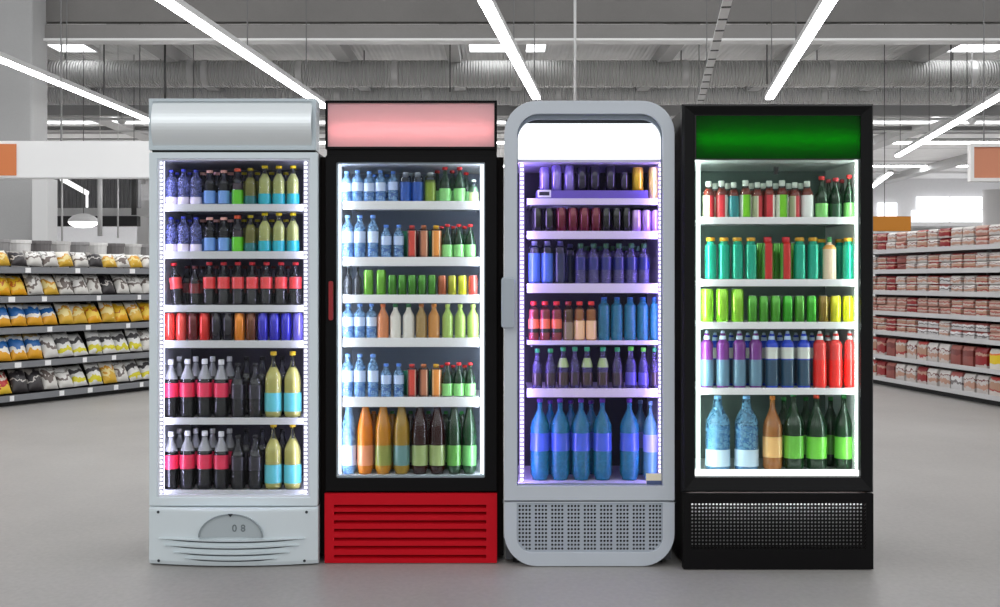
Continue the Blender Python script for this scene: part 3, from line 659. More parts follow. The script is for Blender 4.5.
def rowb(cooler, shelf_name, D, z, items, doff): row(cooler, shelf_name, D, z, items, doff, backrow=True)

# ---- white cooler
D = WD; o1 = .10
A = [(169.7,12,169.5,'wat_w'),(182,12,169,'wat_w'),(194.6,12,169.5,'wat_w'),(208.4,11.8,169.7,'drk_b'),(222.6,11.8,169.7,'drk_b'),(236.4,11.8,168,'grn_l'),(249.3,12.2,167.8,'dul_y'),(263.5,13.2,165.3,'pal_y'),(277.8,13,165.3,'pal_y'),(292,12.8,165.3,'pal_y')]
row('white', 'top shelf', D, ws[0], A, o1)
row('white', 'second shelf', D, ws[1], [(a, b_, c+47.3, d) for a, b_, c, d in A], o1)
Crow = [(176.5,12.5,262.5,'cola_s',-.10)]+[(x, 12.8, 262.2, 'cola_s') for x in (207.8,222.3,236.6,251,265.3,280,294.5)]+[(193.5,12,266,'cola_d')]
row('white', 'third shelf', D, ws[2], Crow, o1)
cols_ = ['c_sal','c_sal','c_drd','c_red','c_blk','c_blk','c_org','c_brn','c_blu','c_blu','c_blu','c_lbl']
row('white', 'fourth shelf', D, ws[3], [(168.2+i*11.72, 11.3, 313.2, c) for i, c in enumerate(cols_)], o1+.01)
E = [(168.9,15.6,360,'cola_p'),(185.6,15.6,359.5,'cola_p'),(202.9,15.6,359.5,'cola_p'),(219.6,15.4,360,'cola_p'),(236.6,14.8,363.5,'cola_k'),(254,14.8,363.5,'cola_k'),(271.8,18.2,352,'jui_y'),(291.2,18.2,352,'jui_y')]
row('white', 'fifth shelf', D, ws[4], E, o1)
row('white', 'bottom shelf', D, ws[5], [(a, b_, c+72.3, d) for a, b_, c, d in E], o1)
for zi, nm2, dy in ((4, 'fifth shelf', 0), (5, 'bottom shelf', 72.3)):
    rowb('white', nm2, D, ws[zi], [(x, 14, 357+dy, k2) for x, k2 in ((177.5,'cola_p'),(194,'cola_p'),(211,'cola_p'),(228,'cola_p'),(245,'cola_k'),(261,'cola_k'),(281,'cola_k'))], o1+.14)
for zi, nm2, dy in ((0, 'top shelf', 0), (1, 'second shelf', 47.3)):
    rowb('white', nm2, D, ws[zi], [(x, 11, 172+dy, k2) for x, k2 in ((176,'wat_w'),(188.5,'wat_w'),(202,'drk_b'),(215.5,'drk_b'),(229.5,'drk_b'),(243,'dul_y'),(256.5,'dul_y'),(270.6,'dul_y'),(285,'dul_y'))], o1+.14)
rowb('white', 'third shelf', D, ws[2], [(x, 11.5, 266, 'cola_d') for x in (171,186,201,215,229.5,244,258,272.5,287)], o1+.14)
# ---- red cooler
D = RDD; o1 = .115
row('red', 'top shelf', D, rs[0], [(346,11.6,171,'r_wat'),(357,11.6,170,'r_wat'),(368.6,11.4,171,'r_wat'),(380,11.4,170,'r_wat'),(392.6,11,171,'r_wats'),(405.3,11.6,172,'r_blu'),(417.3,11.4,172,'r_blu'),(430,11.2,172,'r_olv'),(444.8,12,166.8,'r_grn'),(459.3,12,166.8,'r_grn'),(473.6,9.5,179.5,'r_pal')], o1)
rowb('red', 'top shelf', D, rs[0], [(411.5,10.5,173,'r_blu'),(437,11,170,'r_grn'),(452,11,170,'r_grn'),(466,11,172,'r_grn'),(374,11,174,'r_wats'),(386.5,11,174,'r_wats')], o1+.13)
Bq = [(347,12,214.8,'r_wat'),(359.2,12,214.8,'r_wat'),(372.4,11.6,214.8,'r_wat'),(385.6,11.2,224.6,'r_wats'),(398.3,10.8,224.6,'r_wats'),(411.6,10.5,225.4,'r_red'),(423.4,10.5,225.4,'r_bro'),(435.8,10.8,225.4,'r_ora'),(447.2,11,224,'r_grn'),(458.6,11,224,'r_grn'),(470,11,224,'r_grn')]
row('red', 'second shelf', D, rs[1], Bq, o1)
row('red', 'fifth shelf', D, rs[4], [(a, b_, c+138+(1.5 if i < 5 else 1), d) for i, (a, b_, c, d) in enumerate(Bq)], o1)
for zi, nm2, dy in ((1, 'second shelf', 0), (4, 'fifth shelf', 139.5)):
    rowb('red', nm2, D, rs[zi], [(405.5,9.5,231+dy,'r_gcan'),(417.5,9.5,231+dy,'c_drd'),(429.6,9.5,231+dy,'r_gcan'),(441.5,10,226+dy,'r_grn'),(453,10,226+dy,'r_grn'),(464.5,10,226+dy,'r_grn')], o1+.12)
row('red', 'third shelf', D, rs[2], [(347.8,8.6,266.5,'r_dkb'),(357.2,8.6,266.5,'r_dkb'),(368,10.6,269.8,'c_lim'),(380.6,10.6,269.8,'c_lim')]+[(391.8+i*10, 9.2, 275, 'c_gr2') for i in range(5)]+[(442,9.4,275.5,'c_rus'),(452,9.4,275.5,'c_ygr'),(462.3,9.4,275.5,'c_yel'),(472.8,9.6,275.5,'c_pnk')], o1)
row('red', 'fourth shelf', D, rs[3], [(347.4,12,304,'r_wat'),(359.3,11.6,304,'r_wat'),(371,11,304,'r_wat'),(382.4,12,304,'r_jor'),(395,11.6,304,'r_jwh'),(408.2,12.2,304,'r_jwh'),(421,11.8,304,'r_jtn'),(433.6,12,304,'r_jam'),(447.4,11.6,304.5,'r_jlm'),(460,11.4,304.5,'r_jlm'),(472.8,11.8,304.5,'r_jlm')], o1)
fr_ = [(348,15,402.5,'f_wat'),(364.4,16.8,402.5,'f_org'),(382.4,17.4,402.5,'f_yor'),(401,16.8,402.5,'f_yel'),(419.4,16.8,402.5,'f_dkr'),(436.8,16.4,402.5,'f_dkr'),(454,14.6,402.5,'f_dkg'),(469.2,14.6,402.5,'f_grn')]
row('red', 'cabinet floor', D, rfloor, fr_, .12)
rowb('red', 'cabinet floor', D, rfloor, [(373,15,412,'f_org'),(391.5,15,412,'f_yor'),(410,15,412,'f_dkr'),(428,15,412,'f_dkr'),(445.5,14,412,'f_dkg'),(461.5,14,412,'f_dkg')], .27)
# ---- grey cooler
D = GD; o1 = .125
# purple tray on the top shelf with a small open label holder
De = D+o1-.012
bm = B(); X0, X1 = PX(537,De), PX(648,De); zt, zb = PZ(190.4,De), gs[0]
box(bm, X0, X1, De, De+.006, zb, zt); box(bm, X0, X0+.005, De+.006, De+.2, zb, zt); box(bm, X1-.005, X1, De+.006, De+.2, zb, zt); box(bm, X0+.005, X1-.005, De+.194, De+.2, zb, zt); box(bm, X0+.005, X1-.005, De+.006, De+.194, zb+.018, zb+.022)
tr = obj('display_tray', bm, mat('tray_purple', (112,88,196), .4), None, bevel=.001)
tag(tr, 'purple tray of cans on the top shelf of the grey cooler', 'tray')
bm = B(); a0, a1, z0, z1 = PX(537.5,De), PX(551,De), PZ(197.4,De), PZ(190,De)
ring(bm, rrect(a0, a1, z0, z1, (.001,)*4, 1), rrect(a0+.007, a1-.007, z0+.008, z1-.008, (.001,)*4, 1), De-.006, De-.001)
lh = obj('label_holder', bm, mat('holder_white', (232,226,244), .4)); lh.parent = tr
bm = B(); box(bm, a0+.006, a1-.006, De-.003, De-.001, z0+.007, z1-.007); o = obj('label_card', bm, mat('holder_dark', (40,36,60), .5)); o.parent = lh
zt2 = gs[0]+.023
row('grey', 'tray', D, zt2, [(544.6,10.4,167,'g_lav'),(556.6,11,165,'g_lav'),(569.4,11,165.3,'g_lav'),(582.2,11,166,'g_dkc'),(595.2,11,166,'g_dkc'),(611,10.8,166,'g_dkc'),(624.8,8,172,'g_dkc'),(638.4,12,167,'g_yel')], o1+.012)
row('grey', 'top shelf', D, gs[0], [(653.9,9.6,167,'g_pyl')], o1)
row('grey', 'second shelf', D, gs[1], [(537.4,11,208,'g_blk'),(549.2,11,208,'g_blk')]+[(561.5+i*11.6, 11, 207.5, 'g_cri') for i in range(4)]+[(606.8,9.8,208,'g_bkw'),(617.2,9.8,208,'g_bkw'),(627,8.8,208,'g_bkw'),(637,10,210,'g_lil'),(647,9,210,'g_lil'),(655.6,7.6,210,'g_lil')], o1)
row('grey', 'third shelf', D, gs[2], [(534.6,12,241,'g_blb'),(547.4,12,241,'g_blb'),(560.4,12,241,'g_nav')]+[(x, 11.8, 243.5, 'g_clr') for x in (581,594,606.6,619.4,632,644.6)], o1)
rowb('grey', 'third shelf', D, gs[2], [(570.5,11,244,'g_nav'),(587.5,10.8,246,'g_clr'),(600.3,10.8,246,'g_clr'),(613,10.8,246,'g_clr'),(625.7,10.8,246,'g_clr'),(638,10.8,246,'g_clr')], o1+.12)
row('grey', 'fourth shelf', D, gs[3], [(533.8,11,301.5,'g_rdb'),(545.2,11,301.5,'g_rdb'),(556.8,11,301.5,'g_rdb'),(568.6,10.6,301.5,'g_olb'),(579.8,11,301.5,'g_orb'),(591.6,11,301.5,'g_orb'),(604.4,12.2,297.5,'g_bld'),(617.4,12.2,297.5,'g_bld'),(630.6,12.2,297.5,'g_bld'),(643.4,12,297.5,'g_bld'),(654.6,9,297.5,'g_bld')], o1)
row('grey', 'fifth shelf', D, gs[4], [(537.4,10.4,349,'g_pur'),(550.6,11.2,349,'g_pur'),(563.4,11.6,347.5,'g_puo'),(575.2,10.6,347.5,'g_pur'),(587.4,11.6,347.5,'g_puo'),(603.4,11.6,347.5,'g_puo'),(617.8,11,348,'g_pur'),(631.4,11.6,347,'g_vio'),(644,10.8,348,'g_vio'),(655,9,348,'g_pur')], o1)
row('grey', 'cabinet floor', D, gfloor, [(540.2,19.6,399.5,'g_big'),(560.6,19.6,399.5,'g_big'),(581.6,19.6,399.5,'g_big'),(603.2,19.6,399.5,'g_big'),(630.4,19.8,399.5,'g_big'),(651.4,15.4,402,'g_bgp')], .135)
rowb('grey', 'cabinet floor', D, gfloor, [(550.5,17.6,401,'g_big'),(571.3,17.6,401,'g_big'),(591.8,17.6,401,'g_big'),(641.3,16.5,401,'g_bgp')], .30)
# ---- black cooler
D = KD; o1 = .115
row('black', 'top shelf', D, ks[0], [(709.6,12,181,'k_tan'),(722.5,12,180.5,'k_red'),(734.6,11,182,'k_tea'),(746.6,12,180,'k_grn'),(758.6,11,182,'k_tan'),(770.4,12,180.5,'k_red'),(783.4,12.4,180,'k_grn'),(796,11,182,'k_tan'),(808.6,12.6,180.6,'k_wht'),(823.4,13,175.8,'k_gls'),(837.2,13,177.5,'k_gl2'),(850.6,11,174.5,'k_gls')], o1)
rowb('black', 'top shelf', D, ks[0], [(716,11,183,'k_crm'),(728.5,11,183,'k_crm'),(752.5,11,183,'k_crm'),(764.5,11,183,'k_crm'),(777,11,183,'k_wht'),(790,11,183,'k_wht'),(802,11,183,'k_red'),(830,11,179,'k_gl2'),(843.5,11,179,'k_gl2')], o1+.13)
row('black', 'second shelf', D, ks[1], [(711.6,12,237.5,'k_alu'),(725,12.4,237.5,'k_alu'),(738.4,12.4,237.5,'k_alu'),(752,12.4,237.5,'k_alu'),(768.8,11.6,237,'k_alr'),(787.2,11.6,237,'k_alr'),(801,12.4,237.5,'k_alu'),(814.4,12,237.5,'k_alu'),(831.2,13.6,237,'k_pch'),(849.8,12,237.8,'k_alu')], o1)
rowb('black', 'second shelf', D, ks[1], [(760.4,10.4,243,'k_grc'),(778,10.4,243,'k_grc'),(794.5,10.4,243,'k_grc'),(823,11,239,'k_alu'),(841,11,239,'k_alu')], o1+.13)
row('black', 'third shelf', D, ks[2], [(708.2,13.6,288.8,'k_lim'),(723.2,13.6,288.8,'k_lim'),(738.6,13.6,288.8,'k_lim'),(753.4,10.4,295.8,'k_grc'),(764.6,10,296,'k_grc'),(776.6,10.6,295.8,'k_grc'),(788.8,10.6,295.8,'k_gre'),(800.8,10.6,295.8,'k_grc'),(812.8,10.6,295.8,'k_gre'),(824.6,10.4,296,'k_olv'),(837,11.2,296,'k_yel'),(849.6,11.2,296,'k_yel')], o1)
rowb('black', 'third shelf', D, ks[2], [(770.5,10,296.5,'k_grd'),(782.6,10,296.5,'k_grd'),(794.6,10,296.5,'k_grd'),(830.8,10,297,'k_olv')], o1+.11)
row('black', 'fourth shelf', D, ks[3], [(708,13,331,'k_spp'),(724,13.4,331,'k_spp'),(740.6,13.4,331,'k_spp'),(757,13.4,331,'k_spp'),(773.2,13.4,331.5,'k_spb'),(789,13.4,331.5,'k_spb'),(805.4,13.4,331.5,'k_spb'),(821.4,13.2,331.5,'k_spr'),(837.4,13.6,331.5,'k_spr'),(851.2,11.4,331,'k_spr')], o1)
rowb('black', 'fourth shelf', D, ks[3], [(716.2,12,333,'k_spb'),(732.4,12,333,'k_spb'),(749,12,333,'k_spb'),(765.2,12,333,'k_spb'),(781.2,12,333,'k_spb'),(797.4,12,333,'k_spb'),(813.5,12,333,'k_spb'),(829.5,12,333,'k_spr')], o1+.14)
row('black', 'cabinet floor', D, kfloor, [(720,26,397,'k_wat'),(749,25.4,397,'k_wat'),(774.6,20,397,'k_amb'),(796,20.6,393.5,'k_bgg'),(819,21,395.5,'k_bgr'),(846.4,19,395.5,'k_bgg')], .13)
rowb('black', 'cabinet floor', D, kfloor, [(786,18,398,'k_bgg'),(808,18,398,'k_bgg'),(833,18,398,'k_bgg')], .30)

# ================================================================== THE HALL
def concrete(name, rgb, var=.12, scale=.6, rough=.6, bump=.05, spec=.3):
    m, nt, N, L = nm(name)
    o = N.new('ShaderNodeOutputMaterial'); p = N.new('ShaderNodeBsdfPrincipled'); L.new(p.outputs[0], o.inputs[0])
    tc = N.new('ShaderNodeTexCoord'); a = N.new('ShaderNodeTexNoise'); b = N.new('ShaderNodeTexNoise')
    mp = N.new('ShaderNodeMapping'); mp.inputs['Scale'].default_value = (1, .7, 1); L.new(tc.outputs['Object'], mp.inputs[0])
    L.new(mp.outputs[0], a.inputs['Vector']); L.new(mp.outputs[0], b.inputs['Vector'])
    a.inputs['Scale'].default_value = scale; a.inputs['Detail'].default_value = 6; a.inputs['Roughness'].default_value = .6
    b.inputs['Scale'].default_value = 45; b.inputs['Detail'].default_value = 4
    mx = N.new('ShaderNodeMix'); mx.data_type = 'FLOAT'; mx.inputs[0].default_value = .25
    L.new(a.outputs[0], mx.inputs[2]); L.new(b.outputs[0], mx.inputs[3])
    r = N.new('ShaderNodeValToRGB'); c = s2l(rgb)
    r.color_ramp.elements[0].position = .3; r.color_ramp.elements[1].position = .7
    r.color_ramp.elements[0].color = (*[v*(1-var) for v in c], 1); r.color_ramp.elements[1].color = (*[v*(1+var) for v in c], 1)
    L.new(mx.outputs[0], r.inputs[0]); L.new(r.outputs[0], p.inputs['Base Color'])
    p.inputs['Roughness'].default_value = rough; p.inputs['Specular IOR Level'].default_value = spec
    bp_ = N.new('ShaderNodeBump'); bp_.inputs['Strength'].default_value = bump; bp_.inputs['Distance'].default_value = .01
    L.new(b.outputs[0], bp_.inputs['Height']); L.new(bp_.outputs[0], p.inputs['Normal'])
    return m
bm = B(); box(bm, -30, 30, -14, 60, -.2, 0); struct('floor', bm, concrete('floor_concrete', (165,162,159), .24, .45, .42))
bm = B(); box(bm, -30, 30, 60, 60.3, 0, 6.6); struct('wall_back', bm, mat('back_wall_paint', (222,222,224), .7, noise=.05))
CZ = 6.3
def corrugated(name, rgb, scale, axis='X', bump=.6, rough=.5, metal=.2, dist=.03, var=.12):
    m, nt, N, L = nm(name)
    o = N.new('ShaderNodeOutputMaterial'); p = N.new('ShaderNodeBsdfPrincipled'); L.new(p.outputs[0], o.inputs[0])
    tc = N.new('ShaderNodeTexCoord'); w = N.new('ShaderNodeTexWave'); w.bands_direction = axis; w.inputs['Scale'].default_value = scale; w.inputs['Distortion'].default_value = .1
    L.new(tc.outputs['Object'], w.inputs['Vector'])
    bp_ = N.new('ShaderNodeBump'); bp_.inputs['Strength'].default_value = bump; bp_.inputs['Distance'].default_value = dist
    L.new(w.outputs[1], bp_.inputs['Height']); L.new(bp_.outputs[0], p.inputs['Normal'])
    nz = N.new('ShaderNodeTexNoise'); nz.inputs['Scale'].default_value = 1.2; L.new(tc.outputs['Object'], nz.inputs['Vector'])
    c = s2l(rgb); mx = N.new('ShaderNodeMix'); mx.data_type = 'RGBA'; mx.inputs[6].default_value = (*[v*(1-var) for v in c], 1); mx.inputs[7].default_value = (*[v*(1+var) for v in c], 1)
    L.new(nz.outputs[0], mx.inputs[0]); L.new(mx.outputs[2], p.inputs['Base Color'])
    p.inputs['Roughness'].default_value = rough; p.inputs['Metallic'].default_value = metal
    return m
bm = B(); box(bm, -30, 30, 20.4, 60, CZ, CZ+.25); struct('ceiling', bm, corrugated('ceiling_deck', (240,240,240), 3.2, 'X', .5, .6, 0))
# big concrete beam across, with a bottom flange, carried by the column
bc = concrete('beam_concrete', (122,120,118), .12, .8, .8)
X_L = PX(38, 20.2)
bm = B(); box(bm, X_L, 26, 20.1, 20.26, PZ(23,20.2), 7.2); struct('beam', bm, bc)
bm = B(); box(bm, X_L, 26, 20.05, 20.3, PZ(38.5,20.05), PZ(24.5,20.05)); struct('beam_lower', bm, concrete('beam_flange_concrete', (138,136,134), .1, .8, .8))
bm = B(); box(bm, X_L, 26, 19.98, 20.34, PZ(40.6,20.0), PZ(38.4,20.0)); struct('trim_1', bm, mat('flange_pale', (235,235,235), .6))
bm = B(); box(bm, -12, PX(32,19.5), 19.5, 20.19, 0, 7.2); struct('column', bm, concrete('column_concrete', (166,166,166), .08, .6, .8), bevel=.03)
# transverse beams beyond the ducts
for i, (dd, pyb, hgt, cc) in enumerate(((33,115.5,.35,(150,150,150)),(37,124,.2,(210,210,210)),(41,133,.3,(150,150,150)),(46,146,.3,(215,215,215)),(51,160,.3,(150,150,150)),(56,173,.35,(220,220,220)))):
    z = PZ(pyb, dd); bm = B(); box(bm, -29.9, 29.9, dd, dd+.3, z, min(CZ-.002, z+hgt)); struct('beam', bm, mat('beam_paint_%d' % cc[0], cc, .7, noise=.05))
# longitudinal purlins (seen as slanting bars in the recess above the ducts)
for x in (-7.2, -3.4, -1.0, .4, 3.6, 6.4, 9.2, -10.5):
    bm = B(); box(bm, x-.14, x+.14, 21.05, 32.95, CZ-.3, CZ-.002); struct('beam', bm, mat('purlin_paint', (190,190,190), .7, noise=.08))
for x in (8.0, 13.5, 19, -12, -18):
    bm = B(); box(bm, x-.3, x+.3, 33.4, 59.9, CZ-.28, CZ-.002); struct('beam', bm, mat('purlin_paint', (190,190,190)))
# skylights, then added far light strips
sky_m = emit('skylight_daylight', (252,253,255), 3.2)
for n_, (xa, xb, ya, yb2) in enumerate(((46,84,42.5,50),(469,546,42.5,50),(944,1010,42.5,50))):
    d0, d1 = (CZ-.02-CH)*F/(HY-ya), (CZ-.02-CH)*F/(HY-yb2)
    t = thing('skylight', ['bright white skylight panel beside the grey column', 'bright white skylight panel over the gap between two strip lights', 'bright white skylight panel above the orange framed sign'][n_], 'skylight', (PX((xa+xb)/2, d0), (d0+d1)/2, CZ))
    bm = B(); box(bm, PX(xa,d0), PX(xb,d0), d0, d1, CZ-.05, CZ-.02); obj('diffuser', bm, sky_m, t)
    bm = B(); x0_, x1_ = PX(xa,d0), PX(xb,d0)
    box(bm, x0_-.06, x0_, d0-.06, d1+.06, CZ-.07, CZ-.002); box(bm, x1_, x1_+.06, d0-.06, d1+.06, CZ-.07, CZ-.002); box(bm, x0_, x1_, d1, d1+.06, CZ-.07, CZ-.002); box(bm, x0_, x1_, d0-.06, d0, CZ-.045, CZ-.002)
    obj('frame', bm, mat('skylight_frame', (220,220,220), .6), t)
for n_, (d0, xa, xb) in enumerate(((36.0,-22,24),(43.5,-24,26),(52.5,-26,28))):  # glowing strips added to brighten the far hall, not real skylights
    t = thing('skylight', 'thin white skylight strip across the far ceiling, %s row beyond the ducts' % ('first', 'second', 'third')[n_], 'skylight', (0, d0, CZ))
    bm = B(); box(bm, xa, xb, d0, d0+.7, CZ-.05, CZ-.02); obj('diffuser', bm, emit('far_skylight', (252,253,255), 20), t)
    bm = B(); box(bm, xa-.05, xb+.05, d0-.05, d0, CZ-.06, CZ-.002); box(bm, xa-.05, xb+.05, d0+.7, d0+.75, CZ-.06, CZ-.002); obj('frame', bm, mat('skylight_frame', (220,220,220), .6), t)
# ventilation ducts
def duct(label, Dd, ya, yb2, xs, m, cm, bands):
    zc_ = (PZ(ya,Dd)+PZ(yb2,Dd))/2; r = abs(PZ(ya,Dd)-PZ(yb2,Dd))/2
    t = thing('ventilation_duct', label, 'duct', (0, Dd, zc_))
    bm = B(); tube(bm, (-15,Dd,zc_), (xs,Dd,zc_), r, 32); o = obj('duct_pipe', bm, m, t, smooth=True)
    for px in bands:
        x = PX(px, Dd); bm = B(); tube(bm, (x-.06,Dd,zc_), (x+.06,Dd,zc_), r+.012, 32); obj('collar', bm, cm, t, smooth=False)
    for x in (-12.5,-9.6,-7.5,-3,0.5,4,7,10,13):
        bm = B(); tube(bm, (x,Dd,zc_+r-.01), (x,Dd,CZ), .012, 6); obj('hanger_rod', bm, mat('rod_dark', (60,60,60), .5), t)
dm = corrugated('spiral_duct', (228,228,226), 5.2, 'X', 1, .5, .1, .05); dm2 = corrugated('spiral_duct_far', (240,240,240), 5.2, 'X', 1, .45, .1, .05)
cm_ = mat('duct_collar', (215,215,215), .4, .5)
duct('long upper spiral ventilation duct across the hall, beside the beam', 26.5, 60.5, 86.5, 22, dm, cm_, (192,206,300,395,684,830,970))
duct('lower spiral ventilation duct running behind the upper one', 30.5, 87.5, 105, 24, dm2, cm_, (338,427,558,690,822,955))
bm = B()
for py, dd, rr_ in ((119,34.5,.05),(128,38.5,.06),(131,38.5,.04),(138,43,.06)):
    tag(obj('ceiling_pipe', (lambda b: (tube(b, (-20,dd,PZ(py,dd)), (24,dd,PZ(py,dd)), rr_, 8), b)[1])(B()), mat('pipe_grey_%d' % py, (120 if py in (128,138) else 205,)*3, .5), smooth=True),
        {119:'pale ceiling pipe just past the lower duct', 128:'dark ceiling pipe under the far beams, upper of a pair', 131:'thin pale ceiling pipe just under a dark one', 138:'dark ceiling pipe, lowest one across the hall'}[py], 'pipe')
bm.free()
# strip lights
LZ = 4.2
def ground(px, py, z=LZ):
    d = (z-CH)*F/(HY-py); return Vector((PX(px, d), d, z))
housing = mat('light_housing', (200,200,200), .5)
tube_m = emit('strip_light', (255,255,255), 16.0)
def strip(label, p0, p1, near, far, w=.085, lit=True, z=LZ):
    a, b = ground(*p0, z), ground(*p1, z); d = (b-a).normalized(); a2 = a-d*near; b2 = b+d*far
    t = thing('strip_light', label, 'lamp', tuple(a2), math.atan2(d.y, d.x)); L = (b2-a2).length
    bm = B(); box(bm, 0, L, -w*.75, w*.75, .035, .11); obj('housing', bm, housing, t, local=True, bevel=.01)
    bm = B(); box(bm, .02, L-.02, -w*.62, w*.62, 0, .034); obj('light_tube', bm, tube_m, t, local=True)
    i = 0; s = 1.5
    while s < L:
        pos = a2+d*s
        if pos.y > 4:
            top = CZ if pos.y > 21 else 6.9
            bm = B(); tube(bm, (s,0,.1), (s,0,top-z), .009, 6); obj('suspension_wire', bm, mat('wire_grey', (110,110,110), .5, .3), t, local=True)
        s += 3.4
    sy = min(L, (20-a2.y)/max(.05, d.y))
    bm = B(); box(bm, 0, sy, -.04, .04, 0, .1); rl_ = struct('beam', bm, mat('purlin_paint', (190,190,190), .7)); rl_.location = (a2.x, a2.y, 6.9); rl_.rotation_euler = (0, 0, math.atan2(d.y, d.x))
    return t
strip('long strip light passing in front of the grey column', (0,61), (149,121.5), 6, 4)
strip('long strip light crossing above the white cooler', (160,-1), (320,105), 5, .4, .1)
strip('bright strip light hanging above the grey cooler', (483,0), (535,97), 5, .3, .1)
strip('bright strip light hanging above the black cooler', (832,0), (771,97), 5, .3, .1)
strip('strip light slanting down behind the orange framed sign', (1000,98), (899,156), 6, .2, .1)
strip('far strip light end below the slanting one, over the mustard sign', (890,174), (874,186), .1, 1, .1)
# cable ladder
a, b = ground(728,0), ground(700,104); d = (b-a).normalized(); a2 = a-d*3; L = (b-a2).length+1
t = thing('cable_ladder', 'thin pale cable ladder with dark rungs hanging between two strip lights', 'cable tray', tuple(a2), math.atan2(d.y, d.x))
bm = B(); box(bm, 0, L, -.05, .05, 0, .03); obj('tray_rail', bm, mat('tray_pale', (215,215,215), .5), t, local=True)
s = .2
while s < L: bm = B(); box(bm, s, s+.06, -.052, .052, -.006, .002); obj('rung', bm, mat('rung_dark', (50,50,50), .6), t, local=True); s += .62
for s in (4.5, 8, 11): bm = B(); tube(bm, (s,0,.03), (s,0,2.0), .008, 6); obj('suspension_wire', bm, mat('wire_grey', (110,110,110)), t, local=True)
# vertical conduit pole and thin wires
def wire(px, ya, yb2, dd, r, m, name, label, cat='cable'):
    bm = B(); tube(bm, (PX(px,dd),dd,PZ(ya,dd)), (PX(px,dd),dd,PZ(yb2,dd)), r, 8); (tube(bm, (PX(px,dd),dd,PZ(ya,dd)), (PX(px,dd),dd,CZ+.01), .008, 6) if dd > 21 and PZ(ya,dd) < CZ-.1 else None); tag(obj(name, bm, m, smooth=True), label, cat)
wire(575, -20, 112, 17.5, .02, mat('pale_rod', (205,205,205), .5), 'hanging_rod', 'pale vertical rod hanging above the grey cooler', 'rod')
wire(104, 38, 95, 21, .012, mat('rod_dark', (60,60,60)), 'hanging_wire', 'thin dark wire hanging in front of the ducts near the column', 'wire')
wire(165, 38, 100, 21, .02, mat('rod_dark', (60,60,60)), 'hanging_wire', 'dark wire hanging over the header of the white cooler', 'wire')
wire(450, 38, 92, 21, .01, mat('rod_dark', (60,60,60)), 'hanging_wire', 'thin dark wire hanging over the pink header', 'wire')
wire(951, -20, 92, 21, .012, mat('rod_dark', (60,60,60)), 'hanging_wire', 'thin dark wire hanging over the orange framed sign', 'wire')
wire(767, -5, 84, 21, .012, mat('rod_dark', (60,60,60)), 'hanging_wire', 'thin dark wire hanging over the green header', 'wire')
# dome cameras
for px, py, dd, lb in ((122,122,30,'small white dome camera hanging above the white sign board'),(972,121,26,'small white dome camera hanging above the orange framed sign')):
    t = thing('dome_camera', lb, 'camera', (PX(px,dd), dd, PZ(py,dd)))
    bm = B(); lathe(bm, [(0,-.07),(.05,-.06),(.085,-.02),(.09,.0),(.09,.04),(.05,.06),(0,.06)], 16); obj('camera_dome', bm, mat('dome_white', (225,225,225), .3), t, local=True, smooth=True)
    bm = B(); tube(bm, (0,0,.05), (0,0,CZ-PZ(py,dd)), .015, 8); obj('drop_pole', bm, mat('pole_grey', (170,170,170), .5), t, local=True)

# ---- signs
def sign(name, label, dd, xa, xb, ya, yb2, m, th=.06, frame=None, wires=None, fw=.05):
    t = thing(name, label, 'sign', (PX((xa+xb)/2,dd), dd, PZ(yb2,dd)))
    bm = B(); box(bm, PX(xa,dd), PX(xb,dd), dd, dd+th, PZ(yb2,dd), PZ(ya,dd)); obj('sign_board', bm, m, t, bevel=.004)
    if frame:
        bm = B(); ring(bm, rrect(PX(xa,dd)-fw, PX(xb,dd)+fw, PZ(yb2,dd)-fw, PZ(ya,dd)+fw, (.002,)*4, 1), rrect(PX(xa,dd), PX(xb,dd), PZ(yb2,dd), PZ(ya,dd), (.002,)*4, 1), dd-.02, dd+th+.01); obj('sign_frame', bm, frame, t)
    for wx in wires or ():
        bm = B(); tube(bm, (PX(wx,dd),dd+th/2,PZ(ya,dd)), (PX(wx,dd),dd+th/2,6.8 if dd < 20 else CZ), .008, 6); obj('suspension_wire', bm, mat('wire_grey', (110,110,110)), t)
    return t
sw = mat('sign_white', (238,238,238), .5, noise=.01)
t = sign('hanging_sign', 'long plain white sign board over the snack shelving', 14.2, -60, 153, 141, 177, sw, wires=(60,))
dd = 14.2
bm = B(); box(bm, PX(-50,dd), PX(16.5,dd), dd-.012, dd-.001, PZ(175.5,dd), PZ(144,dd)); o = obj('orange_panel', bm, mat('sign_orange', (214,124,70), .55), t)
bm = B(); box(bm, PX(-60,dd), PX(155,dd), dd-.02, dd+.08, PZ(178.6,dd), PZ(177,dd)); obj('lower_trim', bm, mat('sign_trim', (205,205,205), .5), t)
sign('hanging_sign', 'blank orange sign in a white frame above the packet shelving', 13.5, 973.5, 1060, 147, 178, mat('sign_salmon', (208,136,104), .55), frame=mat('frame_white', (232,230,228), .5), wires=(985,1045), fw=.04)
sign('hanging_sign', 'blank mustard yellow sign beside the black cooler', 22, 845, 911, 216.3, 231, mat('sign_mustard', (186,116,4), .5), wires=(885,))
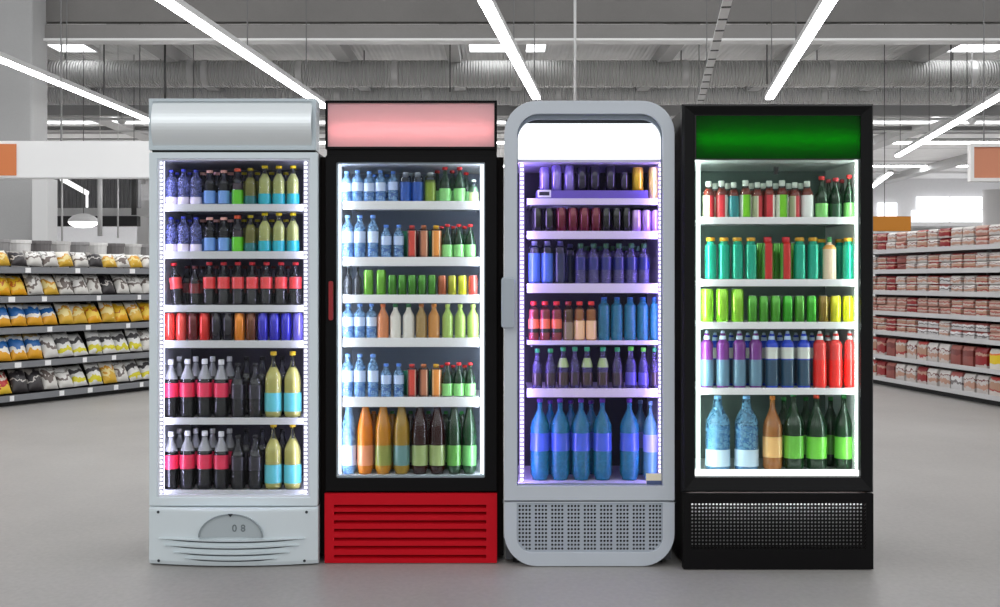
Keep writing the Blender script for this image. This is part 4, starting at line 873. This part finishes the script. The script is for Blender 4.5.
# ---- far area, seen over the snack shelving
def wallbox(name, dd, xa, xb, ya, yb2, m, th=.3, kind='structure'):
    bm = B(); box(bm, PX(xa,dd), PX(xb,dd), dd, dd+th, PZ(yb2,dd), PZ(ya,dd)); o = obj(name, bm, m); o['kind'] = kind; return o
bm = B(); box(bm, PX(48.5,21.5), PX(137,21.5)+.0, 30, 30.3, 0, PZ(226,30)); struct('partition', bm, mat('pale_partition', (215,215,215), .6, noise=.06))
wallbox('partition', 31, 20, 137, 216, 226, mat('dark_band', (40,40,42), .6))
wallbox('partition', 31.5, 20, 160, 208, 216, mat('pale_band', (226,226,226), .6))
wallbox('partition', 33, 10, 138, 170, 208, corrugated('dark_cladding', (135,135,137), 3, 'X', 1, .5, .1, .08))
wallbox('partition', 34, 137, 215, 200, 300, mat('pale_partition2', (230,230,230), .6))
bm = B(); box(bm, PX(32.2,18.9)-.0, PX(48,18.9), 18.9, 19.3, 0, PZ(178,18.9)); struct('pillar', bm, mat('pale_pillar', (205,205,205), .6))
t = thing('pendant_lamp', 'large glowing white oval pendant lamp beyond the snack shelving', 'lamp', (PX(83.5,26), 26, PZ(222,26)))
bm = B(); rr_ = 15*26/F; lathe(bm, [(0,-.13),(rr_*.55,-.115),(rr_*.88,-.06),(rr_,0)], 28); obj('lamp_diffuser', bm, emit('pendant_glow', (255,255,255), 2.2), t, local=True, smooth=True)
bm = B(); lathe(bm, [(rr_,0),(rr_*.96,.05),(rr_*.7,.13),(rr_*.3,.18),(0,.19)], 28); obj('lamp_shade', bm, mat('pendant_shade', (235,235,235), .4), t, local=True, smooth=True)
bm = B(); tube(bm, (0,0,.18), (0,0,CZ-PZ(222,26)), .01, 6); obj('cord', bm, mat('wire_grey', (110,110,110)), t, local=True)
wire(100, 178, 236, 24, .05, mat('pale_rod', (205,205,205)), 'hanging_pole', 'pale pole hanging beside the oval pendant lamp', 'pole')
wire(62, 178, 245, 23, .02, mat('pale_rod', (205,205,205)), 'hanging_rod', 'thin pale rod hanging beside the pale pillar', 'rod')
wire(134, 178, 215, 27, .06, mat('rod_dark', (60,60,60)), 'drop_pipe', 'dark pipe hanging beyond the snack shelving beside the white cooler', 'pipe')
wire(118, 178, 238, 25, .018, mat('pale_rod', (205,205,205)), 'hanging_rod', 'thin pale rod between the pendant pole and the dark pipe', 'rod')
a = Vector((PX(62,28),28,PZ(179,28))); b = Vector((PX(87,29),29,PZ(193,29)))
bm = B(); tube(bm, a, b, .06, 8); tube(bm, b, b-Vector((0,0,.35)), .03, 8); tube(bm, a, (a.x, a.y, CZ+.01), .008, 6); tag(obj('strip_lamp', bm, emit('far_strip', (250,250,250), 1.6)), 'slanting white lamp tube above the oval pendant lamp', 'lamp')
# ---- far area on the other side
win = emit('window_daylight', (250,251,255), 2.4)
for n_, (xa, xb, ya, yb2) in enumerate(((917,949,197,209),(951,984,197,209),(912,949,210.5,222),(951,984,210.5,222),(878,897,203,216))):
    bm = B(); dd = 59.9; box(bm, PX(xa,dd), PX(xb,dd), dd, dd+.09, PZ(yb2,dd), PZ(ya,dd)); struct('window_%d' % (n_+1), bm, win)
bm = B(); dd = 30; tube(bm, (PX(994,dd),dd,0), (PX(994,dd),dd,PZ(190,dd)), 11*dd/F, 24); struct('pillar', bm, mat('round_pillar', (230,228,228), .5), smooth=True)
wallbox('partition', 42, 870, 1100, 222, 300, mat('pale_partition3', (222,222,222), .6, noise=.04))
wallbox('trim_2', 41.8, 870, 1100, 226, 228, mat('trim_grey', (150,150,150), .6), .19)
wallbox('trim_3', 41.8, 870, 1100, 233, 234.4, mat('trim_grey', (150,150,150)), .19)

# ================================================================== SHELVING
def gondola(name, label, origin, ang, L, levels, dep, rail_m, deck_m, back_m, rail_h, top, tags, lip):
    t = thing(name, label, 'shelving', (origin[0], origin[1], 0), ang)
    bm = B(); box(bm, 0, L, dep, dep+.03, .02, top); obj('back_panel', bm, back_m, t, local=True)
    bm = B(); box(bm, 0, L, .1, dep, 0, levels[0]-rail_h); obj('plinth', bm, mat('plinth_dark', (30,30,32), .6), t, local=True)
    x = 0
    while x <= L+.01:
        bm = B(); box(bm, x-.015, x+.015, dep-.04, dep-.001, .01, top+.01); obj('upright', bm, mat('upright_grey', (120,122,124), .5), t, local=True); x += 1.25
    for z in levels:
        bm = B(); box(bm, 0, L, .012, dep-.042, z-.03, z); sh = obj('shelf_board', bm, deck_m, t, local=True)
        bm = B(); box(bm, 0, L, 0, .011, z-rail_h, z+lip); obj('price_rail', bm, rail_m, sh, local=True, bevel=.002)
        if tags:
            s = .25+random.random()*.3
            while s < L-.1:
                w = .05+.03*random.random(); bm = B(); box(bm, s, s+w, -.004, -.0005, z-rail_h+.006, z+lip-.006); obj('price_tag', bm, mat('tag_white', (235,235,235), .5), sh, local=True)
                s += .35+random.random()*.5
    return t
def blotch(name, stops, scale=14, amt=.25, rough=.35, seed=0, axis=2, metal=0):
    if name.startswith('pack'): stops = [(q, tuple(int(v*.92) for v in c)) for q, c in stops]
    """printed packet film: horizontal bands of colour broken up by noise (object-space generated coordinates)"""
    m, nt, N, L = nm(name)
    o = N.new('ShaderNodeOutputMaterial'); p = N.new('ShaderNodeBsdfPrincipled'); L.new(p.outputs[0], o.inputs[0])
    tc = N.new('ShaderNodeTexCoord'); sx = N.new('ShaderNodeSeparateXYZ'); L.new(tc.outputs['Generated'], sx.inputs[0])
    oi = N.new('ShaderNodeObjectInfo'); va = N.new('ShaderNodeVectorMath'); va.operation = 'ADD'
    cb = N.new('ShaderNodeCombineXYZ'); ml = N.new('ShaderNodeMath'); ml.operation = 'MULTIPLY'; ml.inputs[1].default_value = 40
    L.new(oi.outputs['Random'], ml.inputs[0]); L.new(ml.outputs[0], cb.inputs[0]); L.new(tc.outputs['Object'], va.inputs[0]); L.new(cb.outputs[0], va.inputs[1])
    nz = N.new('ShaderNodeTexNoise'); nz.inputs['Scale'].default_value = scale; nz.inputs['Detail'].default_value = 2; L.new(va.outputs[0], nz.inputs['Vector'])
    a = N.new('ShaderNodeMath'); a.operation = 'MULTIPLY_ADD'; a.inputs[1].default_value = amt*4; a.inputs[2].default_value = -amt*2
    L.new(nz.outputs[0], a.inputs[0])
    b = N.new('ShaderNodeMath'); b.operation = 'ADD'; L.new(sx.outputs[axis], b.inputs[0]); L.new(a.outputs[0], b.inputs[1])
    r = N.new('ShaderNodeValToRGB'); r.color_ramp.interpolation = 'CONSTANT'
    el = r.color_ramp.elements
    el[0].position = 0; el[0].color = (*s2l(stops[0][1]), 1); el[1].position = stops[1][0]; el[1].color = (*s2l(stops[1][1]), 1)
    for q, c in stops[2:]: e = el.new(q); e.color = (*s2l(c), 1)
    L.new(b.outputs[0], r.inputs[0]); L.new(r.outputs[0], p.inputs['Base Color'])
    p.inputs['Roughness'].default_value = rough; p.inputs['Metallic'].default_value = metal
    return m
def bag_mesh(w, h, t, m, seed):
    rnd = random.Random(seed); bm = B(); nu, nv = 10, 8; front = {}; back = {}
    for i in range(nu+1):
        for j in range(nv+1):
            u, v = i/nu, j/nv; edge = (math.sin(math.pi*u)**.45)*(math.sin(math.pi*v)**.5)
            x = (u-.5)*w*(1-.10*math.sin(math.pi*v)); z = h*v*(1-.02*math.sin(math.pi*u))
            th = t*.5*edge*(1+.25*(rnd.random()-.5)); th = max(th, .0015)
            front[i, j] = bm.verts.new((x, -th, z)); back[i, j] = bm.verts.new((x, th*.8, z))
    for i in range(nu):
        for j in range(nv):
            bm.faces.new((front[i,j], front[i+1,j], front[i+1,j+1], front[i,j+1])); bm.faces.new((back[i,j+1], back[i+1,j+1], back[i+1,j], back[i,j]))
    for i in range(nu):
        bm.faces.new((back[i,0], back[i+1,0], front[i+1,0], front[i,0])); bm.faces.new((front[i,nv], front[i+1,nv], back[i+1,nv], back[i,nv]))
    for j in range(nv):
        bm.faces.new((front[0,j], front[0,j+1], back[0,j+1], back[0,j])); bm.faces.new((back[nu,j], back[nu,j+1], front[nu,j+1], front[nu,j]))
    return mesh_of('snack_bag', bm, m, True)
Y, Wt, Bk, Bl, Rd, Br = (236,186,30), (232,230,224), (40,38,40), (30,100,170), (200,40,40), (150,100,60)
bag_mats = {
 'yellow': (blotch('bag_yellow', [(0,(240,170,20)),(.25,(244,206,70)),(.5,(200,110,30)),(.58,(240,190,40)),(.8,(236,225,190))]), 'yellow snack bag'),
 'blue': (blotch('bag_blue', [(0,(236,170,40)),(.28,(240,235,225)),(.42,(36,104,176)),(.70,(235,238,240)),(.9,(220,190,120))], amt=.12), 'white and blue snack bag'),
 'white': (blotch('bag_white', [(0,(225,222,216)),(.36,(118,106,100)),(.56,(238,236,232)),(.78,(160,155,150)),(.88,(240,240,238))], scale=11, amt=.34), 'white snack bag with dark print'),
 'stripe': (blotch('bag_stripe', [(0,(232,230,226)),(.12,(226,214,40)),(.3,(236,236,232)),(.5,(84,82,84)),(.68,(238,238,236))], amt=.12), 'white bag with yellow lower stripe'),
 'redyel': (blotch('bag_redyel', [(0,(240,200,60)),(.35,(196,40,36)),(.55,(235,225,210)),(.7,(150,30,36)),(.85,(232,215,190))]), 'red and yellow snack bag'),
 'amber': (blotch('bag_amber', [(0,(226,180,60)),(.3,(240,220,150)),(.5,(222,160,40)),(.65,(240,236,225))]), 'amber and cream snack bag'),
 'dark': (blotch('bag_dark', [(0,(60,56,58)),(.4,(200,195,190)),(.5,(44,40,44)),(.8,(160,155,150))]), 'dark grey snack bag')}
Lo = Vector((-4.8,11.5)); Le = Vector((-3.89,13.3)); dl = (Le-Lo).normalized(); org = Lo-dl*.9; LL = 4.0
ang = math.atan2(dl.y, dl.x); lz_ = [.10,.42,.755,1.06,1.345]
gondola('shelving_unit', 'dark metal supermarket shelving stacked with snack bags, beside the white cooler', org, ang, LL, lz_, .5, mat('rail_grey', (128,130,134), .45, .3), mat('deck_dark', (70,70,72), .6), mat('back_dark', (34,32,34), .7), .05, 1.5, True, .012)
M_ = Matrix.Rotation(ang, 4, 'Z')
seqs = [['redyel']*5+['dark']*2+['white']*2+['stripe','stripe','amber','white','stripe','stripe','dark','white'],
        ['blue']*7+['white','stripe','stripe','stripe','stripe','stripe','stripe','white','stripe','white'],
        ['redyel']*3+['yellow']+['blue']*4+['amber','amber','yellow','amber','yellow','amber','yellow','white','white'],
        ['yellow']*6+['white','amber','white','white','white','dark','white','white','white','dark','white'],
        ['amber','yellow','amber','redyel','amber','dark','white','white','amber','white','dark','amber','white','amber','white','white','dark']]
bmesh_cache = {}
nth_shelf = ['bottom', 'second', 'middle', 'fourth', 'top']
pitch = .2
for li, z in enumerate(lz_):
    n_ = len(seqs[li]); cnt = 0
    placed = []
    for q in range(n_):
        s = .22+q*pitch
        if s < .72 or s > 3.55: continue
        placed.append((s, seqs[li][q]))
    for idx, (s, k) in enumerate(placed):
        order = len(placed)-idx
        key = (k, (li+idx) % 3)
        hh = [.25,.27,.24,.23,.17][li]
        if key not in bmesh_cache: bmesh_cache[key] = bag_mesh(.205, .21, .10, bag_mats[k][0], hash(key[1])+len(bmesh_cache))
        tilt = -(.35+.25*random.random())
        p = Vector((s, .075+.02*random.random(), z+.024)); w_ = M_ @ p
        o = link('snack_bag', bmesh_cache[key], None, (org.x+w_.x, org.y+w_.y, w_.z))
        o.rotation_euler = (tilt, .12*(random.random()-.5), ang+.1*(random.random()-.5)); o.scale = (.95, 1.15, hh/.21)
        tag(o, '%s, %s snack shelf, %s from the white cooler' % (bag_mats[k][1], nth_shelf[li], ORD[order]), 'snack bag', '%ss on the %s snack shelf' % (bag_mats[k][1], nth_shelf[li]))
# tubs along the back of the top snack shelf
for i in range(10):
    s = .95+i*.26; w_ = M_ @ Vector((s, .36, 1.349)); bm = B()
    lathe(bm, [(0,0),(.085,0),(.1,.25),(.108,.252),(.108,.285),(0,.287)], 16)
    pal = [(200,198,196),(150,148,148),(226,224,222),(110,106,106)][i % 4]
    o = obj('storage_tub', bm, mat('tub_%d' % pal[0], pal, .5), smooth=False); o.location = (org.x+w_.x, org.y+w_.y, 1.35)
    tag(o, '%s tub behind bags, top snack shelf, %s from the white cooler' % (['pale grey','mid grey','white','dark grey'][i % 4], ORD[10-i]), 'tub', 'tubs on the top snack shelf')
# ---- packet shelving beside the black cooler
Rn = Vector((4.8,11.5)); Rf = Vector((4.39,14.06)); dr_ = (Rn-Rf).normalized(); org2 = Rf-dr_*.9; ang2 = math.atan2(dr_.y, dr_.x)
rz_ = [.10,.355,.636,.865,1.10,1.34,1.57]; L2 = 4.4
gondola('shelving_unit', 'pale metal supermarket shelving filled with red and white packets', org2, ang2, L2, rz_, .5, mat('rail_white', (186,185,186), .45), mat('deck_pale', (170,168,168), .6), mat('back_redgrey', (50,26,28), .7), .038, 1.75, False, .01)
Tn = (176,138,116)
pk = {
 'tan': (blotch('pack_tan', [(0,(222,214,206)),(.22,(176,60,56)),(.34,(182,140,116)),(.7,(205,196,188)),(.85,(190,70,66))], 20, .1, .4), 'tan and red packet'),
 'white': (blotch('pack_white', [(0,(208,202,198)),(.25,(196,150,130)),(.5,(214,208,204)),(.65,(120,40,44)),(.72,(228,222,218))], 20, .14, .4), 'white packet with tan print'),
 'red': (blotch('pack_red', [(0,(200,190,184)),(.15,(150,22,28)),(.6,(190,150,130)),(.75,(140,20,28))], 16, .1, .4), 'deep red packet'),
 'pink': (blotch('pack_pink', [(0,(186,130,116)),(.3,(206,190,180)),(.5,(170,84,72)),(.7,(200,166,150))], 22, .12, .4), 'pinkish packet'),
 'silver': (blotch('pack_silver', [(0,(215,212,212)),(.35,(120,112,112)),(.5,(226,224,224)),(.75,(170,90,84))], 20, .14, .4), 'silvery white packet'),
 'yellow': (blotch('pack_yellow', [(0,(230,224,216)),(.3,(240,206,20)),(.7,(236,120,40)),(.78,(230,222,214))], 8, .06, .4), 'yellow-banded packet'),
 'brown': (blotch('pack_brown', [(0,(150,78,70)),(.5,(120,50,46)),(.8,(170,100,90))], 10, .1, .4), 'brown red packet')}
def pack_mesh(w, h, t, m):
    bm = B(); nx, nz_ = 6, 5; F_ = {}; K_ = {}
    for i in range(nx+1):
        for j in range(nz_+1):
            u, v = i/nx, j/nz_; bul = .012*math.sin(math.pi*u)*math.sin(math.pi*v); tp = 1-.35*max(0, (v-.8)/.2)
            F_[i,j] = bm.verts.new(((u-.5)*w, -(t/2*tp+bul), h*v)); K_[i,j] = bm.verts.new(((u-.5)*w, t/2*tp+bul*.5, h*v))
    for i in range(nx):
        for j in range(nz_):
            bm.faces.new((F_[i,j],F_[i+1,j],F_[i+1,j+1],F_[i,j+1])); bm.faces.new((K_[i,j+1],K_[i+1,j+1],K_[i+1,j],K_[i,j]))
        bm.faces.new((K_[i,0],K_[i+1,0],F_[i+1,0],F_[i,0])); bm.faces.new((F_[i,nz_],F_[i+1,nz_],K_[i+1,nz_],K_[i,nz_]))
    for j in range(nz_):
        bm.faces.new((F_[0,j],F_[0,j+1],K_[0,j+1],K_[0,j])); bm.faces.new((K_[nx,j],K_[nx,j+1],F_[nx,j+1],F_[nx,j]))
    return mesh_of('food_packet', bm, m, False)
patt = [['tan','tan','red','brown','white','white','red','white','white','silver','white','white','tan','yellow','yellow','white'],
        ['tan','tan','red','brown','tan','white','tan','white','white','brown','brown','red','yellow','yellow','white','white'],
        ['tan','tan','tan','red','tan','tan','silver','silver','white','silver','silver','silver','pink','pink','pink','tan'],
        ['pink','pink','pink','pink','pink','red','pink','pink','pink','tan','pink','tan','pink','pink','pink','pink'],
        ['tan','tan','tan','red','white','tan','white','tan','silver','white','white','tan','white','silver','silver','white'],
        ['tan','white','tan','red','brown','white','white','tan','white','tan','tan','white','white','tan','white','tan'],
        ['white','tan','red','white','pink','white','tan','white','red','white','white','pink','white','red','white','white']]
pc = {}; M2 = Matrix.Rotation(ang2, 4, 'Z')
nth7 = ['bottom', 'second', 'third', 'fourth', 'fifth', 'sixth', 'top']; pt = .235
for li, z in enumerate(rz_):
    two = li not in (0, 1)
    avail = (rz_[li+1]-z-.05) if li < 6 else .22
    h = min(.2, avail-.025) if not two else (avail-.02)/2
    for q in range(16):
        s = .5+q*pt
        if s > L2-.1: break
        k = patt[li][q]; 
        for lay in range(2 if two else 1):
            kk = (k, round(h, 3))
            if kk not in pc: pc[kk] = pack_mesh(.2, h, .12, pk[k][0])
            w_ = M2 @ Vector((s+.01*(random.random()-.5), .095+.02*random.random(), z+.001+lay*(h+.002)))
            o = link('food_packet', pc[kk], None, (org2.x+w_.x, org2.y+w_.y, w_.z)); o.rotation_euler = (0, 0, ang2+.07*(random.random()-.5))
            tag(o, '%s, %s packet shelf, %s%s from the black cooler' % (pk[k][1], nth7[li], ('upper one, ' if lay else 'lower one, ') if two else '', ORD[q+1]), 'food packet', '%ss on the %s packet shelf' % (pk[k][1], nth7[li]))

# ================================================================== LIGHT, CAMERA
w = bpy.data.worlds.new('hall_daylight'); S.world = w; w.use_nodes = True
nt = w.node_tree; bg = nt.nodes['Background']; bg.inputs[1].default_value = 1.0
tc = nt.nodes.new('ShaderNodeTexCoord'); sp = nt.nodes.new('ShaderNodeSeparateXYZ'); cr = nt.nodes.new('ShaderNodeValToRGB')
nt.links.new(tc.outputs['Generated'], sp.inputs[0]); nt.links.new(sp.outputs[2], cr.inputs[0]); nt.links.new(cr.outputs[0], bg.inputs[0])
e = cr.color_ramp.elements; e[0].position = 0; e[0].color = (.9,.91,.93,1); e[1].position = 1; e[1].color = (.66,.67,.69,1)
for q, v in ((.01,.32),(.13,.36),(.21,1.5),(.50,1.5),(.62,.62)): x = e.new(q); x.color = (v*.98, v*.99, v, 1)
cam = bpy.data.cameras.new('camera'); co = bpy.data.objects.new('camera', cam); C.objects.link(co)
co.location = (0, 0, CH); co.rotation_euler = (math.pi/2, 0, 0); cam.sensor_width = 36; cam.lens = 43.2; cam.shift_y = -23.5/1000; cam.clip_end = 200
S.camera = co
S.view_settings.view_transform = 'Standard'; S.view_settings.look = 'None'; S.view_settings.gamma = 1; S.view_settings.exposure = 0; S.view_settings.use_curve_mapping = False
S.cycles.transparent_max_bounces = 24; S.cycles.max_bounces = 8
